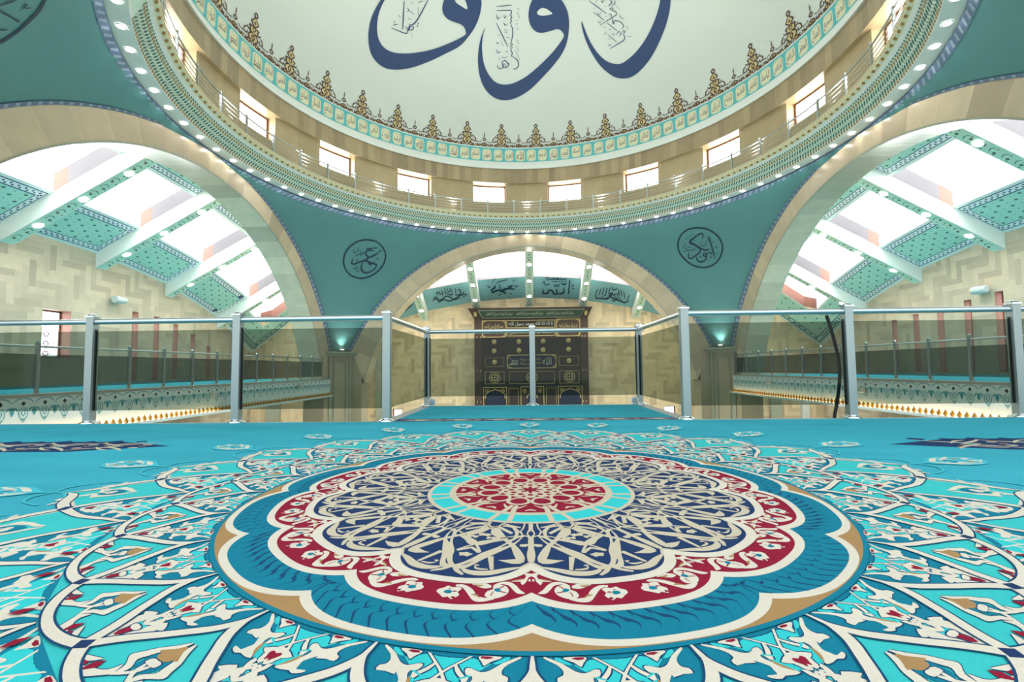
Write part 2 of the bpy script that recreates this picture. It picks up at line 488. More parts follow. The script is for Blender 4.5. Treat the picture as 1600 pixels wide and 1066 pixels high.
CARPET=[
('A','cream','S',[(0.649,0.07,0.648,-0.76),(0.622,0.43,0.619,-1.08),(0.597,0.77,0.596,-1.13),(0.565,0.36,0.567,-0.87),(0.528,0.21,0.529,-0.92),(0.494,0.07,0.494,-0.92)]),
('A','cream','S',[(0.412,-0.81,0.4,-0.04),(0.443,0.38,0.434,1.04),(0.464,0.86,0.464,1.51),(0.477,0.38,0.487,0.82),(0.496,-0.63,0.509,-0.12)]),
('A','cream','S',[(0.523,-0.11,0.511,-0.62),(0.493,0.95,0.483,0.73),(0.487,2.28,0.477,2.52),(0.52,3.38,0.51,3.81),(0.55,4.59,0.537,5.1),(0.578,6.26,0.56,6.89),(0.609,7.91,0.575,9.18),(0.637,9.37,0.602,10.97),(0.656,10.33,0.634,11.48),(0.683,11.36,0.666,12.16),(0.707,12.46,0.687,13.23),(0.713,14.17,0.69,14.71),(0.692,16.4,0.674,15.92),(0.646,18.94,0.646,17.08),(0.608,20.07,0.609,18.37),(0.568,22.21,0.567,21.19),(0.517,24.93,0.524,23.44),(0.479,25.96,0.49,24.49),(0.441,25.66,0.454,24.27),(0.405,23.54,0.417,22.33)]),
('A','cream','S',[(0.425,12.05,0.447,12.74),(0.469,9.05,0.495,9.79),(0.515,6.45,0.537,6.93),(0.539,4.53,0.564,5.34),(0.576,2.59,0.608,4.29),(0.622,1.27,0.648,3.15),(0.653,1.41,0.661,2.31)]),
('A','cream','S',[(0.666,2.03,0.63,2.3),(0.667,3.81,0.636,4.13),(0.659,5.23,0.642,5.4),(0.648,6.87,0.646,6.9)]),
('A','cream','S',[(0.519,7.73,0.507,8.09),(0.538,10.7,0.525,11.24),(0.563,13.07,0.549,13.62),(0.564,15.08,0.53,15.99),(0.551,17.52,0.515,18.25),(0.517,20.49,0.499,20.98),(0.503,22.8,0.491,23.33)]),
('A','cream','S',[(0.553,14.76,0.566,14.98),(0.575,13.23,0.586,13.59),(0.604,11.75,0.613,12.19)]),
('A','cream','S',[(0.587,14.61,0.576,15.11),(0.603,16.31,0.591,16.94),(0.615,17.38,0.604,18.03)]),
('A','cream','S',[(0.625,8.23,0.63,9.82),(0.661,7.59,0.665,8.74),(0.699,6.94,0.702,7.79)]),
('A','cream','S',[(0.688,2.15,0.679,2.25),(0.709,4.51,0.687,4.92),(0.731,7.07,0.703,7.67),(0.737,9.82,0.71,10.41),(0.728,11.92,0.705,12.26),(0.71,13.1,0.7,13.15)]),
('A','cream','S',[(0.703,8.08,0.697,8.19),(0.706,9.53,0.696,9.71),(0.701,10.69,0.691,10.65),(0.679,11.15,0.688,10.7),(0.679,10.24,0.683,10.15)]),
('A','cream','Q',[(0.622,13.27),(0.614,15.28),(0.632,16.11),(0.64,14.12)]),
('A','cream','Q',[(0.481,12.55),(0.476,14.56),(0.491,15.79),(0.499,13.61)]),
('A','cream','S',[(0.51,9.4,0.497,9.84),(0.519,10.65,0.5,11.21),(0.51,12.32,0.5,12.58)]),
('A','cream','S',[(0.506,16.22,0.496,16.85),(0.52,16.87,0.499,17.76),(0.505,18.59,0.493,18.86)]),
('A','cream','S',[(0.444,15.3,0.427,16.44),(0.476,16.28,0.437,18.98),(0.496,18.39,0.467,20.49),(0.508,20.66,0.492,21.59),(0.489,24.54,0.477,25.18)]),
('A','cream','S',[(0.649,-0.77,0.639,-0.6),(0.669,0.68,0.659,0.89),(0.69,2.24,0.682,2.44)]),
('A','cream','S',[(0.551,0.42,0.538,0.53),(0.561,1.66,0.539,1.84),(0.558,2.96,0.542,3.1)]),
('A','cream','S',[(0.477,2.85,0.47,2.61),(0.436,5.31,0.426,5.16),(0.418,8.07,0.405,8.25),(0.414,11.32,0.401,11.85),(0.435,14.66,0.42,15.35),(0.419,17.61,0.406,18.05)]),
('A','cream','S',[(0.485,2.44,0.474,2.67),(0.501,4.08,0.483,4.62),(0.525,5.72,0.508,6.15),(0.521,7.51,0.51,7.72)]),
('A','cream','S',[(0.445,-0.03,0.445,-0.78),(0.406,0.12,0.407,-0.98),(0.378,0.0,0.38,-1.06)]),
('A','cream','S',[(0.382,2.27,0.377,3.06),(0.423,2.57,0.417,3.3),(0.446,3.27,0.446,3.84),(0.477,2.24,0.482,2.61)]),
('A','cream','S',[(0.419,3.91,0.409,3.98),(0.415,7.21,0.397,7.44),(0.4,10.46,0.385,10.76)]),
('A','cream','S',[(0.384,10.86,0.374,11.72),(0.421,11.57,0.409,12.35),(0.444,14.22,0.428,14.91),(0.419,17.16,0.415,16.54),(0.38,18.3,0.386,17.3)]),
('A','cream','S',[(0.389,18.28,0.382,19.34),(0.426,17.51,0.413,18.62),(0.448,20.21,0.434,21.26),(0.471,23.07,0.458,24.17)]),
('A','cream','S',[(0.708,15.1,0.7,15.49),(0.726,16.14,0.713,16.78),(0.74,17.89,0.733,18.26)]),
('A','ring','S',[(0.194,16.41,0.21,17.63),(0.248,9.71,0.245,14.15),(0.323,9.22,0.299,12.54),(0.38,10.33,0.363,12.13)]),
('A','ring','S',[(0.218,15.6,0.195,18.58),(0.256,18.5,0.223,23.61),(0.314,19.04,0.289,22.65),(0.369,19.54,0.355,21.4)]),
('A','redcircle','P',[(0.135,11.05),(0.106,21.83),(0.112,33.68),(0.141,33.33),(0.175,26.61),(0.196,18.04),(0.184,13.29),(0.159,10.69)]),
('A','ring','S',[(0.249,-0.46,0.249,-1.05),(0.241,0.06,0.216,-1.82),(0.234,1.13,0.217,1.18),(0.228,2.97,0.223,3.05)]),
('A','white','S',[(0.722,-1.17,0.711,-1.17),(0.724,-0.36,0.712,-0.27),(0.733,0.5,0.723,0.8),(0.752,0.8,0.742,1.23),(0.769,1.41,0.758,1.79)]),
('A','white','S',[(0.74,-0.45,0.74,-0.18),(0.751,-0.5,0.751,-0.11)]),
('A','white','S',[(0.807,0.99,0.804,0.96),(0.806,2.07,0.788,1.8),(0.789,2.85,0.771,2.41),(0.773,3.53,0.756,3.46),(0.767,4.6,0.757,4.75),(0.775,5.44,0.768,5.69),(0.788,5.62,0.784,5.87)]),
('A','white','S',[(0.758,1.28,0.74,1.26),(0.753,1.77,0.742,1.84),(0.754,3.19,0.75,3.24)]),
('A','tan','S',[(0.744,1.53,0.738,1.59),(0.748,2.3,0.743,2.37),(0.752,3.34,0.75,3.37)]),
('A','white','P',[(0.794,3.37),(0.777,3.88),(0.769,4.97),(0.772,5.94),(0.79,5.82),(0.801,6.49),(0.818,6.69),(0.829,6.08),(0.831,5.17),(0.823,4.26),(0.811,3.58)]),
('A','teal','P',[(0.794,4.57),(0.786,5.14),(0.793,5.65),(0.801,5.19),(0.802,4.71)]),
('A','red','S',[(0.806,3.63,0.803,3.64),(0.804,4.24,0.8,4.25),(0.8,4.74,0.798,4.75)]),
('A','red','S',[(0.777,4.23,0.774,4.31),(0.785,4.63,0.782,4.74),(0.79,4.96,0.788,5.01)]),
('A','red','S',[(0.802,5.49,0.801,5.58),(0.813,5.68,0.811,5.82),(0.822,5.68,0.821,5.78)]),
('A','red','S',[(0.794,5.81,0.792,5.84),(0.796,6.32,0.792,6.4),(0.803,7.16,0.801,7.21)]),
('A','white','S',[(0.785,6.15,0.775,6.26),(0.79,7.2,0.766,7.53),(0.783,8.42,0.769,8.64),(0.776,9.31,0.773,9.36)]),
('A','tan','S',[(0.778,7.47,0.775,7.55),(0.784,8.12,0.776,8.27),(0.779,8.99,0.776,9.03)]),
('A','white','S',[(0.833,5.13,0.828,5.2),(0.845,6.5,0.829,6.73),(0.844,7.81,0.822,7.76),(0.822,8.96,0.802,8.57),(0.806,9.74,0.787,9.67),(0.793,10.6,0.78,10.81),(0.791,11.61,0.784,11.79)]),
('A','tan','S',[(0.831,7.18,0.829,7.16),(0.824,7.89,0.816,7.93),(0.821,8.58,0.818,8.64)]),
('A','white','P',[(0.798,10.41),(0.793,11.28),(0.797,11.93),(0.792,12.83),(0.802,13.15),(0.81,13.79),(0.822,13.76),(0.832,12.93),(0.842,12.19),(0.837,11.64),(0.846,10.94),(0.837,10.5),(0.825,10.22),(0.814,10.72)]),
('A','teal','P',[(0.813,11.59),(0.81,12.29),(0.817,12.76),(0.824,12.42),(0.824,11.66)]),
('A','red','S',[(0.814,10.85,0.812,10.9),(0.815,11.19,0.81,11.31),(0.816,11.45,0.814,11.53)]),
('A','red','S',[(0.805,12.04,0.801,12.23),(0.808,12.2,0.805,12.34)]),
('A','red','S',[(0.842,10.4,0.839,10.44),(0.842,10.71,0.833,10.92),(0.842,11.05,0.839,11.14)]),
('A','braid','S',[(0.952,5.22,0.95,5.21),(0.94,5.99,0.938,5.97),(0.93,6.69,0.927,6.63),(0.919,6.99,0.92,6.87),(0.905,6.79,0.909,6.65),(0.9,6.32,0.908,6.1),(0.897,5.92,0.899,5.82),(0.878,5.44,0.88,5.35),(0.87,5.15,0.874,5.02)]),
('A','braid','S',[(0.907,6.56,0.905,6.55),(0.893,7.57,0.892,7.51),(0.878,7.42,0.88,7.34)]),
('A','braid','S',[(0.942,3.34,0.941,3.32),(0.931,4.05,0.929,4.02),(0.921,4.72,0.918,4.65),(0.91,4.98,0.911,4.86),(0.896,4.71,0.9,4.58),(0.89,4.2,0.899,4.02),(0.887,3.78,0.89,3.69),(0.869,3.2,0.871,3.12),(0.861,2.86,0.865,2.75)]),
('A','braid','S',[(0.897,4.48,0.895,4.46),(0.882,5.44,0.881,5.38),(0.868,5.21,0.869,5.14)]),
('A','braid','S',[(0.96,7.07,0.958,7.05),(0.947,7.89,0.945,7.87),(0.938,8.62,0.935,8.58),(0.928,8.97,0.929,8.85),(0.914,8.83,0.918,8.67),(0.908,8.39,0.916,8.14),(0.905,8.01,0.908,7.9),(0.886,7.63,0.889,7.53),(0.879,7.38,0.882,7.23)]),
('A','braid','S',[(0.915,8.6,0.913,8.59),(0.902,9.66,0.901,9.61),(0.888,9.58,0.889,9.49)]),
('A','braid','S',[(0.966,9.0,0.964,8.99),(0.954,9.87,0.952,9.87),(0.945,10.64,0.942,10.61),(0.935,11.03,0.936,10.91),(0.921,10.96,0.925,10.78),(0.915,10.55,0.923,10.27),(0.912,10.19,0.914,10.07),(0.893,9.9,0.895,9.8),(0.885,9.7,0.889,9.54)]),
('A','braid','S',[(0.922,10.73,0.921,10.73),(0.91,11.84,0.909,11.79),(0.896,11.83,0.898,11.73)]),
('A','braid','S',[(0.833,-0.21,0.833,-0.15),(0.855,-0.35,0.854,-0.21),(0.875,0.14,0.869,0.29),(0.876,0.52,0.873,0.7),(0.898,0.67,0.901,0.74),(0.903,-0.83,0.906,-0.82)]),
('A','braid','S',[(0.854,1.43,0.854,1.51),(0.878,1.34,0.877,1.43),(0.888,1.99,0.885,2.06),(0.899,2.58,0.896,2.67),(0.914,2.74,0.918,2.81),(0.924,1.13,0.926,1.14)]),
('B','turq','P',[(1.019,2.31),(1.031,3.76),(1.027,4.95),(1.014,5.57),(1.013,5.04),(1.051,3.01),(1.073,2.65),(1.107,1.63),(1.116,1.09),(1.135,0.36),(1.123,-0.16),(1.106,-1.54),(1.09,-1.78),(1.058,-0.78),(1.025,-0.4),(1.021,0.87)]),
('B','white','P',[(1.01,6.36),(1.015,6.44),(1.031,5.38),(1.045,4.96),(1.056,5.04),(1.061,5.5),(1.073,5.46),(1.072,4.65),(1.076,3.72),(1.07,3.71),(1.088,3.02),(1.098,3.13),(1.108,3.31),(1.105,4.13),(1.112,4.07),(1.118,3.35),(1.114,2.85),(1.117,2.11),(1.116,1.43),(1.107,1.63),(1.092,2.16),(1.073,2.65),(1.063,2.6),(1.059,2.03),(1.046,1.87),(1.044,2.33),(1.052,3.17),(1.046,3.99),(1.027,4.95)]),
('B','tan','S',[(1.078,2.27,1.077,2.4),(1.09,2.02,1.087,2.41),(1.101,1.72,1.099,2.14),(1.111,1.49,1.11,1.62)]),
('B','white','S',[(1.015,1.82,1.014,2.16),(1.033,0.95,1.032,1.31),(1.054,0.05,1.053,0.4),(1.079,-0.73,1.077,-0.34)]),
('B','white','S',[(1.038,0.75,1.036,0.94),(1.055,1.12,1.051,1.46),(1.068,1.67,1.064,2.03)]),
('B','white','S',[(1.071,1.73,1.065,2.37),(1.079,1.99,1.076,2.31)]),
('B','white','P',[(1.014,2.63),(1.011,3.53),(1.012,4.68),(1.017,4.64),(1.025,3.91),(1.037,3.36),(1.028,3.08)]),
('B','red','Q',[(1.013,2.93),(1.013,3.71),(1.016,4.03),(1.02,3.47),(1.018,2.86)]),
('B','white','P',[(1.087,-1.71),(1.073,-0.17),(1.076,0.44),(1.087,0.27),(1.1,1.02),(1.101,0.34),(1.119,-0.21),(1.111,-0.76),(1.097,-0.93)]),
('B','red','P',[(1.086,-0.41),(1.091,0.03),(1.091,0.63),(1.098,0.18),(1.11,-0.21),(1.103,-0.38),(1.092,-0.65)]),
('B','white','S',[(1.115,0.65,1.111,1.07),(1.128,0.52,1.125,1.05),(1.147,0.12,1.144,0.67)]),
('B','white','S',[(1.123,-0.45,1.12,-0.15),(1.13,-0.16,1.127,0.09),(1.138,0.23,1.137,0.4)]),
('B','turq','P',[(1.124,-0.36),(1.138,0.93),(1.161,-0.05),(1.175,0.51),(1.186,-0.17),(1.177,-0.8),(1.161,-1.3),(1.14,-1.02)]),
('B','white','S',[(1.124,-0.57,1.123,-0.33),(1.139,0.64,1.138,0.96),(1.152,0.33,1.151,1.1),(1.166,-0.07,1.165,0.21)]),
('B','white','S',[(1.125,-0.61,1.124,-0.35),(1.144,-0.59,1.143,-0.29),(1.166,-0.08,1.165,0.22)]),
('B','white','P',[(1.136,-1.51),(1.151,-2.75),(1.156,-2.12),(1.166,-2.29),(1.178,-2.01),(1.189,-1.53),(1.203,-1.12),(1.219,0.08),(1.207,0.18),(1.2,-0.56),(1.185,-0.66),(1.175,-0.95),(1.163,-0.72),(1.15,-0.99)]),
('B','white','P',[(1.17,-0.35),(1.172,0.35),(1.18,0.39),(1.185,0.17),(1.182,-0.48),(1.175,-0.76)]),
('B','red','P',[(1.182,-0.23),(1.19,0.36),(1.2,0.4),(1.208,0.02),(1.199,-0.34),(1.187,-0.44)]),
('C','teal','P',[(1.166,-0.06),(1.182,0.57),(1.205,0.6),(1.221,0.19),(1.215,-0.93),(1.199,-1.2),(1.181,-1.06)]),
('C','white','S',[(1.138,-0.37,1.138,-0.17),(1.157,-1.1,1.157,-0.29),(1.175,-1.95,1.175,-1.07),(1.193,-2.42,1.194,-1.41),(1.208,-2.77,1.207,-1.58),(1.222,-1.58,1.221,-0.77),(1.238,-1.16,1.238,-0.78)]),
('C','tan','P',[(1.148,-0.09),(1.166,0.71),(1.183,0.92),(1.189,0.14),(1.18,-0.77),(1.177,-1.44),(1.168,-0.96),(1.157,-0.39)]),
('C','white','P',[(1.19,-0.16),(1.197,0.66),(1.204,0.13),(1.203,-0.7),(1.193,-0.73)]),
('C','white','S',[(1.205,-0.48,1.205,-0.13),(1.225,-0.12,1.225,0.38),(1.242,0.87,1.242,1.52),(1.251,1.71,1.251,1.97)]),
('C','white','S',[(1.225,13.19,1.226,13.38),(1.239,13.11,1.242,13.84),(1.249,12.49,1.254,13.34),(1.26,11.01,1.268,12.6),(1.271,11.38,1.273,12.11)]),
('C','red','Q',[(1.258,9.87),(1.252,10.84),(1.258,10.92),(1.265,10.84)]),
('C','white','S',[(1.256,9.51,1.253,9.2),(1.253,10.55,1.248,9.66),(1.238,11.16,1.237,11.02)])]
DECALS=[
('dome','P',[(-49.77,35.76),(-50.29,33.47),(-51.13,30.83),(-51.55,28.36),(-51.43,25.92),(-50.99,23.99),(-50.12,22.02),(-48.89,20.57),(-47.19,19.66),(-45.35,19.27),(-43.62,19.36),(-41.46,19.92),(-39.1,20.82),(-36.28,22.18),(-33.0,24.06),(-29.69,26.1),(-26.33,28.25),(-23.13,30.15),(-21.18,31.76),(-19.52,33.67),(-17.86,35.82),(-16.54,38.63),(-16.18,41.08),(-16.41,42.51),(-17.86,44.5),(-21.21,45.47),(-25.66,44.55),(-28.79,42.66),(-29.84,40.23),(-29.99,38.53),(-29.28,37.2),(-27.63,36.34),(-25.58,36.1),(-23.0,36.0),(-21.49,35.49),(-20.84,34.63),(-20.91,33.66),(-24.69,31.44),(-27.91,29.7),(-31.58,27.84),(-35.23,26.26),(-38.86,24.86),(-42.51,23.82),(-45.05,23.68),(-47.01,24.3),(-48.43,25.67),(-49.3,27.63),(-49.7,29.94),(-49.57,32.09),(-49.11,33.98),(-48.32,36.37)]),
('domehole','P',[(-26.04,41.04),(-25.14,40.48),(-23.27,40.08),(-21.28,39.75),(-21.44,40.56),(-22.44,41.68),(-23.86,42.53),(-25.6,42.22)]),
('dome','S',[(-43.11,36.06,-42.9,36.13),(-42.3,32.86,-41.95,32.97),(-41.5,29.88,-41.29,29.94)]),
('dome','S',[(-35.42,38.84,-35.2,38.83),(-36.59,36.1,-36.23,36.08),(-37.54,33.74,-37.2,33.7),(-38.46,32.34,-38.19,32.21),(-39.55,31.67,-39.45,31.55)]),
('dome','S',[(-44.97,28.97,-44.94,29.11),(-40.22,29.26,-40.22,29.49),(-39.6,30.08,-39.89,30.09),(-39.47,31.11,-39.77,31.07),(-39.49,31.89,-39.67,31.86)]),
('dome','S',[(-39.4,30.37,-39.46,30.47),(-38.12,30.91,-38.32,31.01),(-38.18,31.71,-38.36,31.54),(-39.27,31.47,-39.07,31.39),(-39.49,30.38,-39.34,30.39)]),
('dome','S',[(-40.91,30.7,-40.87,30.82),(-40.17,30.67,-39.97,30.82),(-40.26,30.22,-40.11,30.23)]),
('dome','S',[(-44.58,29.67,-44.67,29.74),(-43.94,30.15,-44.02,30.31),(-43.22,30.33,-43.21,30.44)]),
('dome','S',[(-44.61,30.82,-44.41,30.9),(-44.43,30.44,-44.23,30.53)]),
('dome','S',[(-37.16,32.93,-36.85,33.02),(-37.06,32.57,-36.75,32.67)]),
('dome','S',[(-37.26,32.31,-36.96,32.42),(-37.11,31.97,-36.81,32.08)]),
('dome','S',[(-41.55,35.08,-41.44,35.17),(-40.91,34.68,-40.65,34.73),(-41.49,34.23,-41.39,34.16)]),
('dome','S',[(-40.81,34.66,-40.75,34.76),(-39.0,34.31,-38.94,34.41)]),
('dome','S',[(-43.82,32.45,-43.75,32.56),(-42.93,32.3,-42.87,32.41)]),
('dome','S',[(-38.13,36.32,-38.02,36.36),(-37.56,34.61,-37.45,34.65)]),
('dome','S',[(-40.59,32.84,-40.58,32.92),(-39.25,33.0,-39.24,33.07)]),
('dome','S',[(-38.36,37.23,-38.44,37.3),(-37.3,37.89,-37.38,38.04),(-37.04,37.75,-36.94,37.83)]),
('dome','S',[(-40.84,36.72,-40.79,36.8),(-39.89,36.48,-39.83,36.56)]),
('dome','S',[(-38.81,29.98,-38.74,30.04),(-37.83,29.32,-37.76,29.37)]),
('dome','P',[(-14.23,36.17),(-15.22,34.05),(-15.79,31.31),(-15.81,28.34),(-15.28,25.36),(-14.31,22.87),(-12.93,20.89),(-10.97,19.31),(-8.74,18.41),(-6.54,18.26),(-4.03,18.63),(-1.19,19.71),(2.01,21.49),(5.28,23.94),(8.99,26.71),(12.16,29.37),(14.09,31.82),(15.23,34.55),(15.72,37.32),(15.4,39.69),(13.82,42.19),(11.5,44.05),(8.21,45.04),(5.1,44.6),(2.92,43.16),(1.73,41.4),(1.37,39.35),(1.95,37.47),(3.48,35.98),(5.53,35.34),(8.32,35.44),(10.42,35.66),(11.81,35.62),(12.93,34.88),(13.47,33.73),(11.77,32.13),(8.89,29.99),(5.45,27.77),(2.11,25.66),(-1.16,23.94),(-4.37,22.77),(-6.92,22.44),(-9.17,22.74),(-11.15,23.92),(-12.87,25.84),(-14.0,28.02),(-14.65,30.7),(-14.82,32.88),(-14.61,34.83),(-14.12,36.06)]),
('domehole','P',[(4.48,40.13),(5.18,40.78),(6.49,41.14),(7.93,40.84),(9.14,40.23),(10.07,39.49),(8.69,39.35),(6.53,39.35),(5.1,39.63)]),
('dome','S',[(-10.56,41.44,-10.59,41.55),(-7.69,41.78,-7.73,41.96),(-4.82,42.04,-4.83,42.15)]),
('dome','S',[(-10.37,40.53,-10.39,40.66),(-5.46,40.77,-5.42,40.98),(-5.04,40.3,-4.71,40.33),(-5.38,39.84,-5.06,39.86),(-4.89,39.16,-4.56,39.17),(-5.35,38.93,-5.03,38.92),(-4.97,38.36,-4.65,38.34),(-5.4,38.04,-5.27,37.95)]),
('dome','S',[(-5.41,37.97,-5.26,38.02),(-4.55,36.58,-4.27,36.62),(-4.51,34.95,-4.23,34.93),(-5.09,32.76,-4.93,32.74)]),
('dome','S',[(-10.32,37.7,-10.16,37.77),(-8.16,34.97,-7.88,35.07),(-6.0,32.16,-5.83,32.22)]),
('dome','S',[(-5.07,33.07,-4.97,33.16),(-4.46,32.78,-4.19,32.75),(-5.31,32.26,-5.03,32.26),(-4.45,32.01,-4.18,32.05),(-5.12,31.53,-4.85,31.53),(-4.43,30.54,-4.16,30.56),(-4.92,30.03,-4.65,30.06),(-4.16,29.64,-4.07,29.73)]),
('dome','S',[(-4.17,29.63,-4.06,29.74),(-2.73,28.76,-2.48,28.88),(-2.42,27.57,-2.13,27.53),(-3.18,26.76,-3.01,26.57),(-4.09,26.65,-4.07,26.51)]),
('dome','S',[(-9.42,27.33,-9.27,27.41),(-8.7,26.4,-8.61,26.63),(-7.23,26.91,-7.5,27.0),(-7.59,28.18,-7.87,28.23),(-6.81,28.64,-6.69,28.85),(-5.72,27.52,-5.42,27.52),(-6.76,26.91,-6.65,26.8)]),
('dome','S',[(-7.13,27.95,-7.0,28.02),(-6.11,26.71,-5.98,26.78)]),
('dome','S',[(-6.46,28.46,-6.37,28.56),(-5.19,27.73,-5.1,27.83)]),
('dome','S',[(-7.46,27.69,-7.31,27.74),(-6.94,26.7,-6.79,26.74)]),
('dome','S',[(-10.49,39.6,-10.31,39.65),(-9.94,38.65,-9.77,38.83),(-8.93,39.08,-9.04,39.19)]),
('dome','S',[(-7.67,39.76,-7.48,39.79),(-7.39,38.88,-7.31,39.08),(-6.58,39.59,-6.74,39.66)]),
('dome','S',[(-7.74,38.0,-7.57,38.07),(-7.14,37.26,-7.03,37.46),(-6.27,37.68,-6.38,37.78)]),
('dome','S',[(-7.41,36.29,-7.37,36.37),(-6.17,36.05,-6.13,36.13)]),
('dome','S',[(-7.37,35.72,-7.35,35.81),(-6.14,35.62,-6.12,35.7)]),
('dome','S',[(-9.43,34.89,-9.39,35.01),(-8.8,34.78,-8.75,34.9)]),
('dome','S',[(-9.96,32.94,-9.86,33.14),(-9.16,32.75,-9.06,32.94)]),
('dome','S',[(-8.51,33.58,-8.42,33.62),(-7.43,32.3,-7.34,32.34)]),
('dome','S',[(-9.89,31.3,-9.73,31.37),(-9.22,30.41,-9.1,30.62),(-8.29,30.87,-8.39,30.98)]),
('dome','S',[(-8.99,29.15,-8.88,29.26),(-8.41,28.83,-8.3,28.94)]),
('dome','S',[(-6.46,34.47,-6.42,34.58),(-5.42,34.26,-5.37,34.37)]),
('dome','S',[(-6.68,30.98,-6.63,31.11),(-5.9,30.83,-5.85,30.96)]),
('dome','S',[(-2.92,41.45,-2.84,41.51),(-2.0,40.99,-1.92,41.05)]),
('dome','S',[(-2.93,40.55,-2.81,40.58),(-1.83,39.05,-1.71,39.08)]),
('dome','S',[(-3.06,38.68,-2.99,38.76),(-2.52,38.49,-2.45,38.58)]),
('dome','S',[(-3.23,37.79,-3.16,37.88),(-2.69,37.6,-2.62,37.69)]),
('dome','S',[(-2.88,36.7,-2.78,36.76),(-2.45,36.35,-2.35,36.4)]),
('dome','S',[(-3.02,34.09,-2.93,34.12),(-2.16,32.88,-2.07,32.91)]),
('dome','S',[(-3.18,32.39,-3.09,32.43),(-2.16,31.04,-2.07,31.07)]),
('dome','S',[(-3.34,31.29,-3.25,31.32),(-1.99,28.93,-1.9,28.95)]),
('dome','S',[(-7.98,29.66,-7.92,29.74),(-7.1,29.29,-7.11,29.44),(-5.93,29.73,-5.98,29.81)]),
('dome','P',[(19.91,36.11),(19.88,34.81),(20.2,32.86),(20.88,30.61),(22.02,28.04),(23.51,25.33),(25.18,23.13),(27.12,21.23),(28.67,20.1),(30.49,19.34),(32.36,18.96),(34.55,19.14),(37.13,20.17),(39.86,21.74),(42.58,23.98),(45.26,26.47),(47.51,29.04),(49.11,31.63),(49.77,33.52),(48.37,35.66),(47.02,34.82),(46.21,32.98),(44.5,30.95),(42.59,29.13),(40.24,27.22),(37.82,25.63),(35.3,24.37),(32.92,23.57),(30.87,23.16),(29.19,23.45),(27.35,24.29),(25.57,25.64),(23.87,27.63),(22.45,29.89),(21.33,32.44),(20.63,34.47),(20.22,35.86)]),
('dome','S',[(23.56,40.29,23.68,40.35),(26.07,38.19,26.26,38.29),(28.67,35.99,28.78,36.05)]),
('dome','S',[(24.38,37.44,24.48,37.49),(26.05,36.0,26.22,36.09),(27.5,34.63,27.61,34.68)]),
('dome','S',[(25.93,33.9,25.87,34.01),(30.3,34.57,30.2,34.75),(31.88,34.78,31.7,34.94),(31.85,35.65,31.64,35.58),(30.73,36.24,30.66,36.16)]),
('dome','S',[(30.75,36.23,30.64,36.18),(30.29,36.69,30.04,36.76),(30.84,36.75,30.93,36.91),(31.02,36.38,31.27,36.31),(30.65,36.25,30.74,36.15)]),
('dome','S',[(28.26,33.92,28.37,33.98),(29.62,32.56,29.79,32.65),(31.01,31.2,31.12,31.25)]),
('dome','S',[(27.99,27.61,27.93,27.74),(30.39,27.97,30.28,28.18),(32.67,28.36,32.51,28.56),(33.15,29.16,32.89,29.23),(32.87,29.84,32.72,29.83)]),
('dome','S',[(30.15,34.58,30.3,34.57),(30.16,33.81,30.41,33.81),(30.47,33.01,30.72,32.93),(30.27,33.26,30.02,33.31),(30.67,33.61,30.64,33.8),(32.28,33.04,32.43,33.16),(33.3,31.74,33.54,31.72),(32.55,31.18,32.66,31.09)]),
('dome','S',[(32.84,29.79,32.74,29.88),(33.68,30.31,33.47,30.39),(33.1,30.77,33.17,30.6),(32.59,30.31,32.7,30.23)]),
('dome','S',[(30.65,30.36,30.56,30.45),(31.51,30.82,31.5,30.99),(32.01,30.26,32.23,30.22),(31.41,29.71,31.52,29.63)]),
('dome','S',[(27.79,31.36,27.87,31.39),(29.01,29.95,29.15,30.01),(30.39,28.52,30.47,28.55)]),
('dome','S',[(26.85,31.41,26.75,31.5),(27.63,31.97,27.53,32.05)]),
('dome','S',[(29.3,35.53,29.28,35.63),(29.92,35.51,30.02,35.65),(30.14,35.17,30.35,35.09),(29.64,35.06,29.7,34.96)]),
('dome','S',[(34.13,31.26,34.32,31.37),(34.33,31.07,34.52,31.17)]),
('dome','S',[(34.24,30.72,34.43,30.82),(34.44,30.52,34.63,30.62)]),
('dome','S',[(33.76,29.11,33.79,29.17),(35.24,28.42,35.28,28.49)]),
('dome','S',[(32.73,34.55,32.83,34.56),(33.02,33.78,33.16,33.84),(33.96,33.21,34.01,33.27)]),
('dome','S',[(32.13,36.95,32.2,36.98),(33.26,35.77,33.33,35.8)]),
('dome','S',[(25.66,37.05,25.76,37.09),(26.35,36.29,26.36,36.43),(26.95,36.83,26.85,36.9)]),
('dome','S',[(25.34,35.18,25.44,35.22),(26.01,34.41,26.04,34.56),(26.46,34.92,26.36,34.98)]),
('dome','S',[(27.66,28.99,27.77,29.02),(28.06,28.25,28.12,28.39),(28.59,28.65,28.5,28.72)]),
('dome','S',[(29.18,31.17,29.28,31.2),(29.73,30.49,29.74,30.64),(30.16,31.0,30.05,31.06)]),
('dome','S',[(27.06,33.14,27.06,33.23),(27.71,33.07,27.71,33.16)]),
('dome','S',[(28.32,32.44,28.38,32.5),(29.24,31.9,29.3,31.97)]),
('dome','S',[(28.05,35.42,28.01,35.51),(28.6,35.45,28.57,35.54)]),
('dome','S',[(28.15,29.91,28.09,30.0),(28.53,30.0,28.47,30.09)]),
('dome','S',[(27.64,39.28,27.84,39.32),(28.04,38.74,28.01,38.99),(28.78,39.16,28.62,39.29)]),
('dome','S',[(30.68,38.63,30.87,38.67),(31.09,38.05,31.41,37.89),(29.8,37.61,29.92,37.47)]),
('dome','S',[(32.1,38.25,32.25,38.23),(32.1,37.57,32.31,37.43),(30.81,37.22,30.89,37.12)]),
('dome','S',[(24.93,38.17,24.87,38.26),(25.37,38.25,25.31,38.34)]),
('dome','S',[(28.49,37.69,28.46,37.79),(28.89,37.71,28.85,37.81)]),
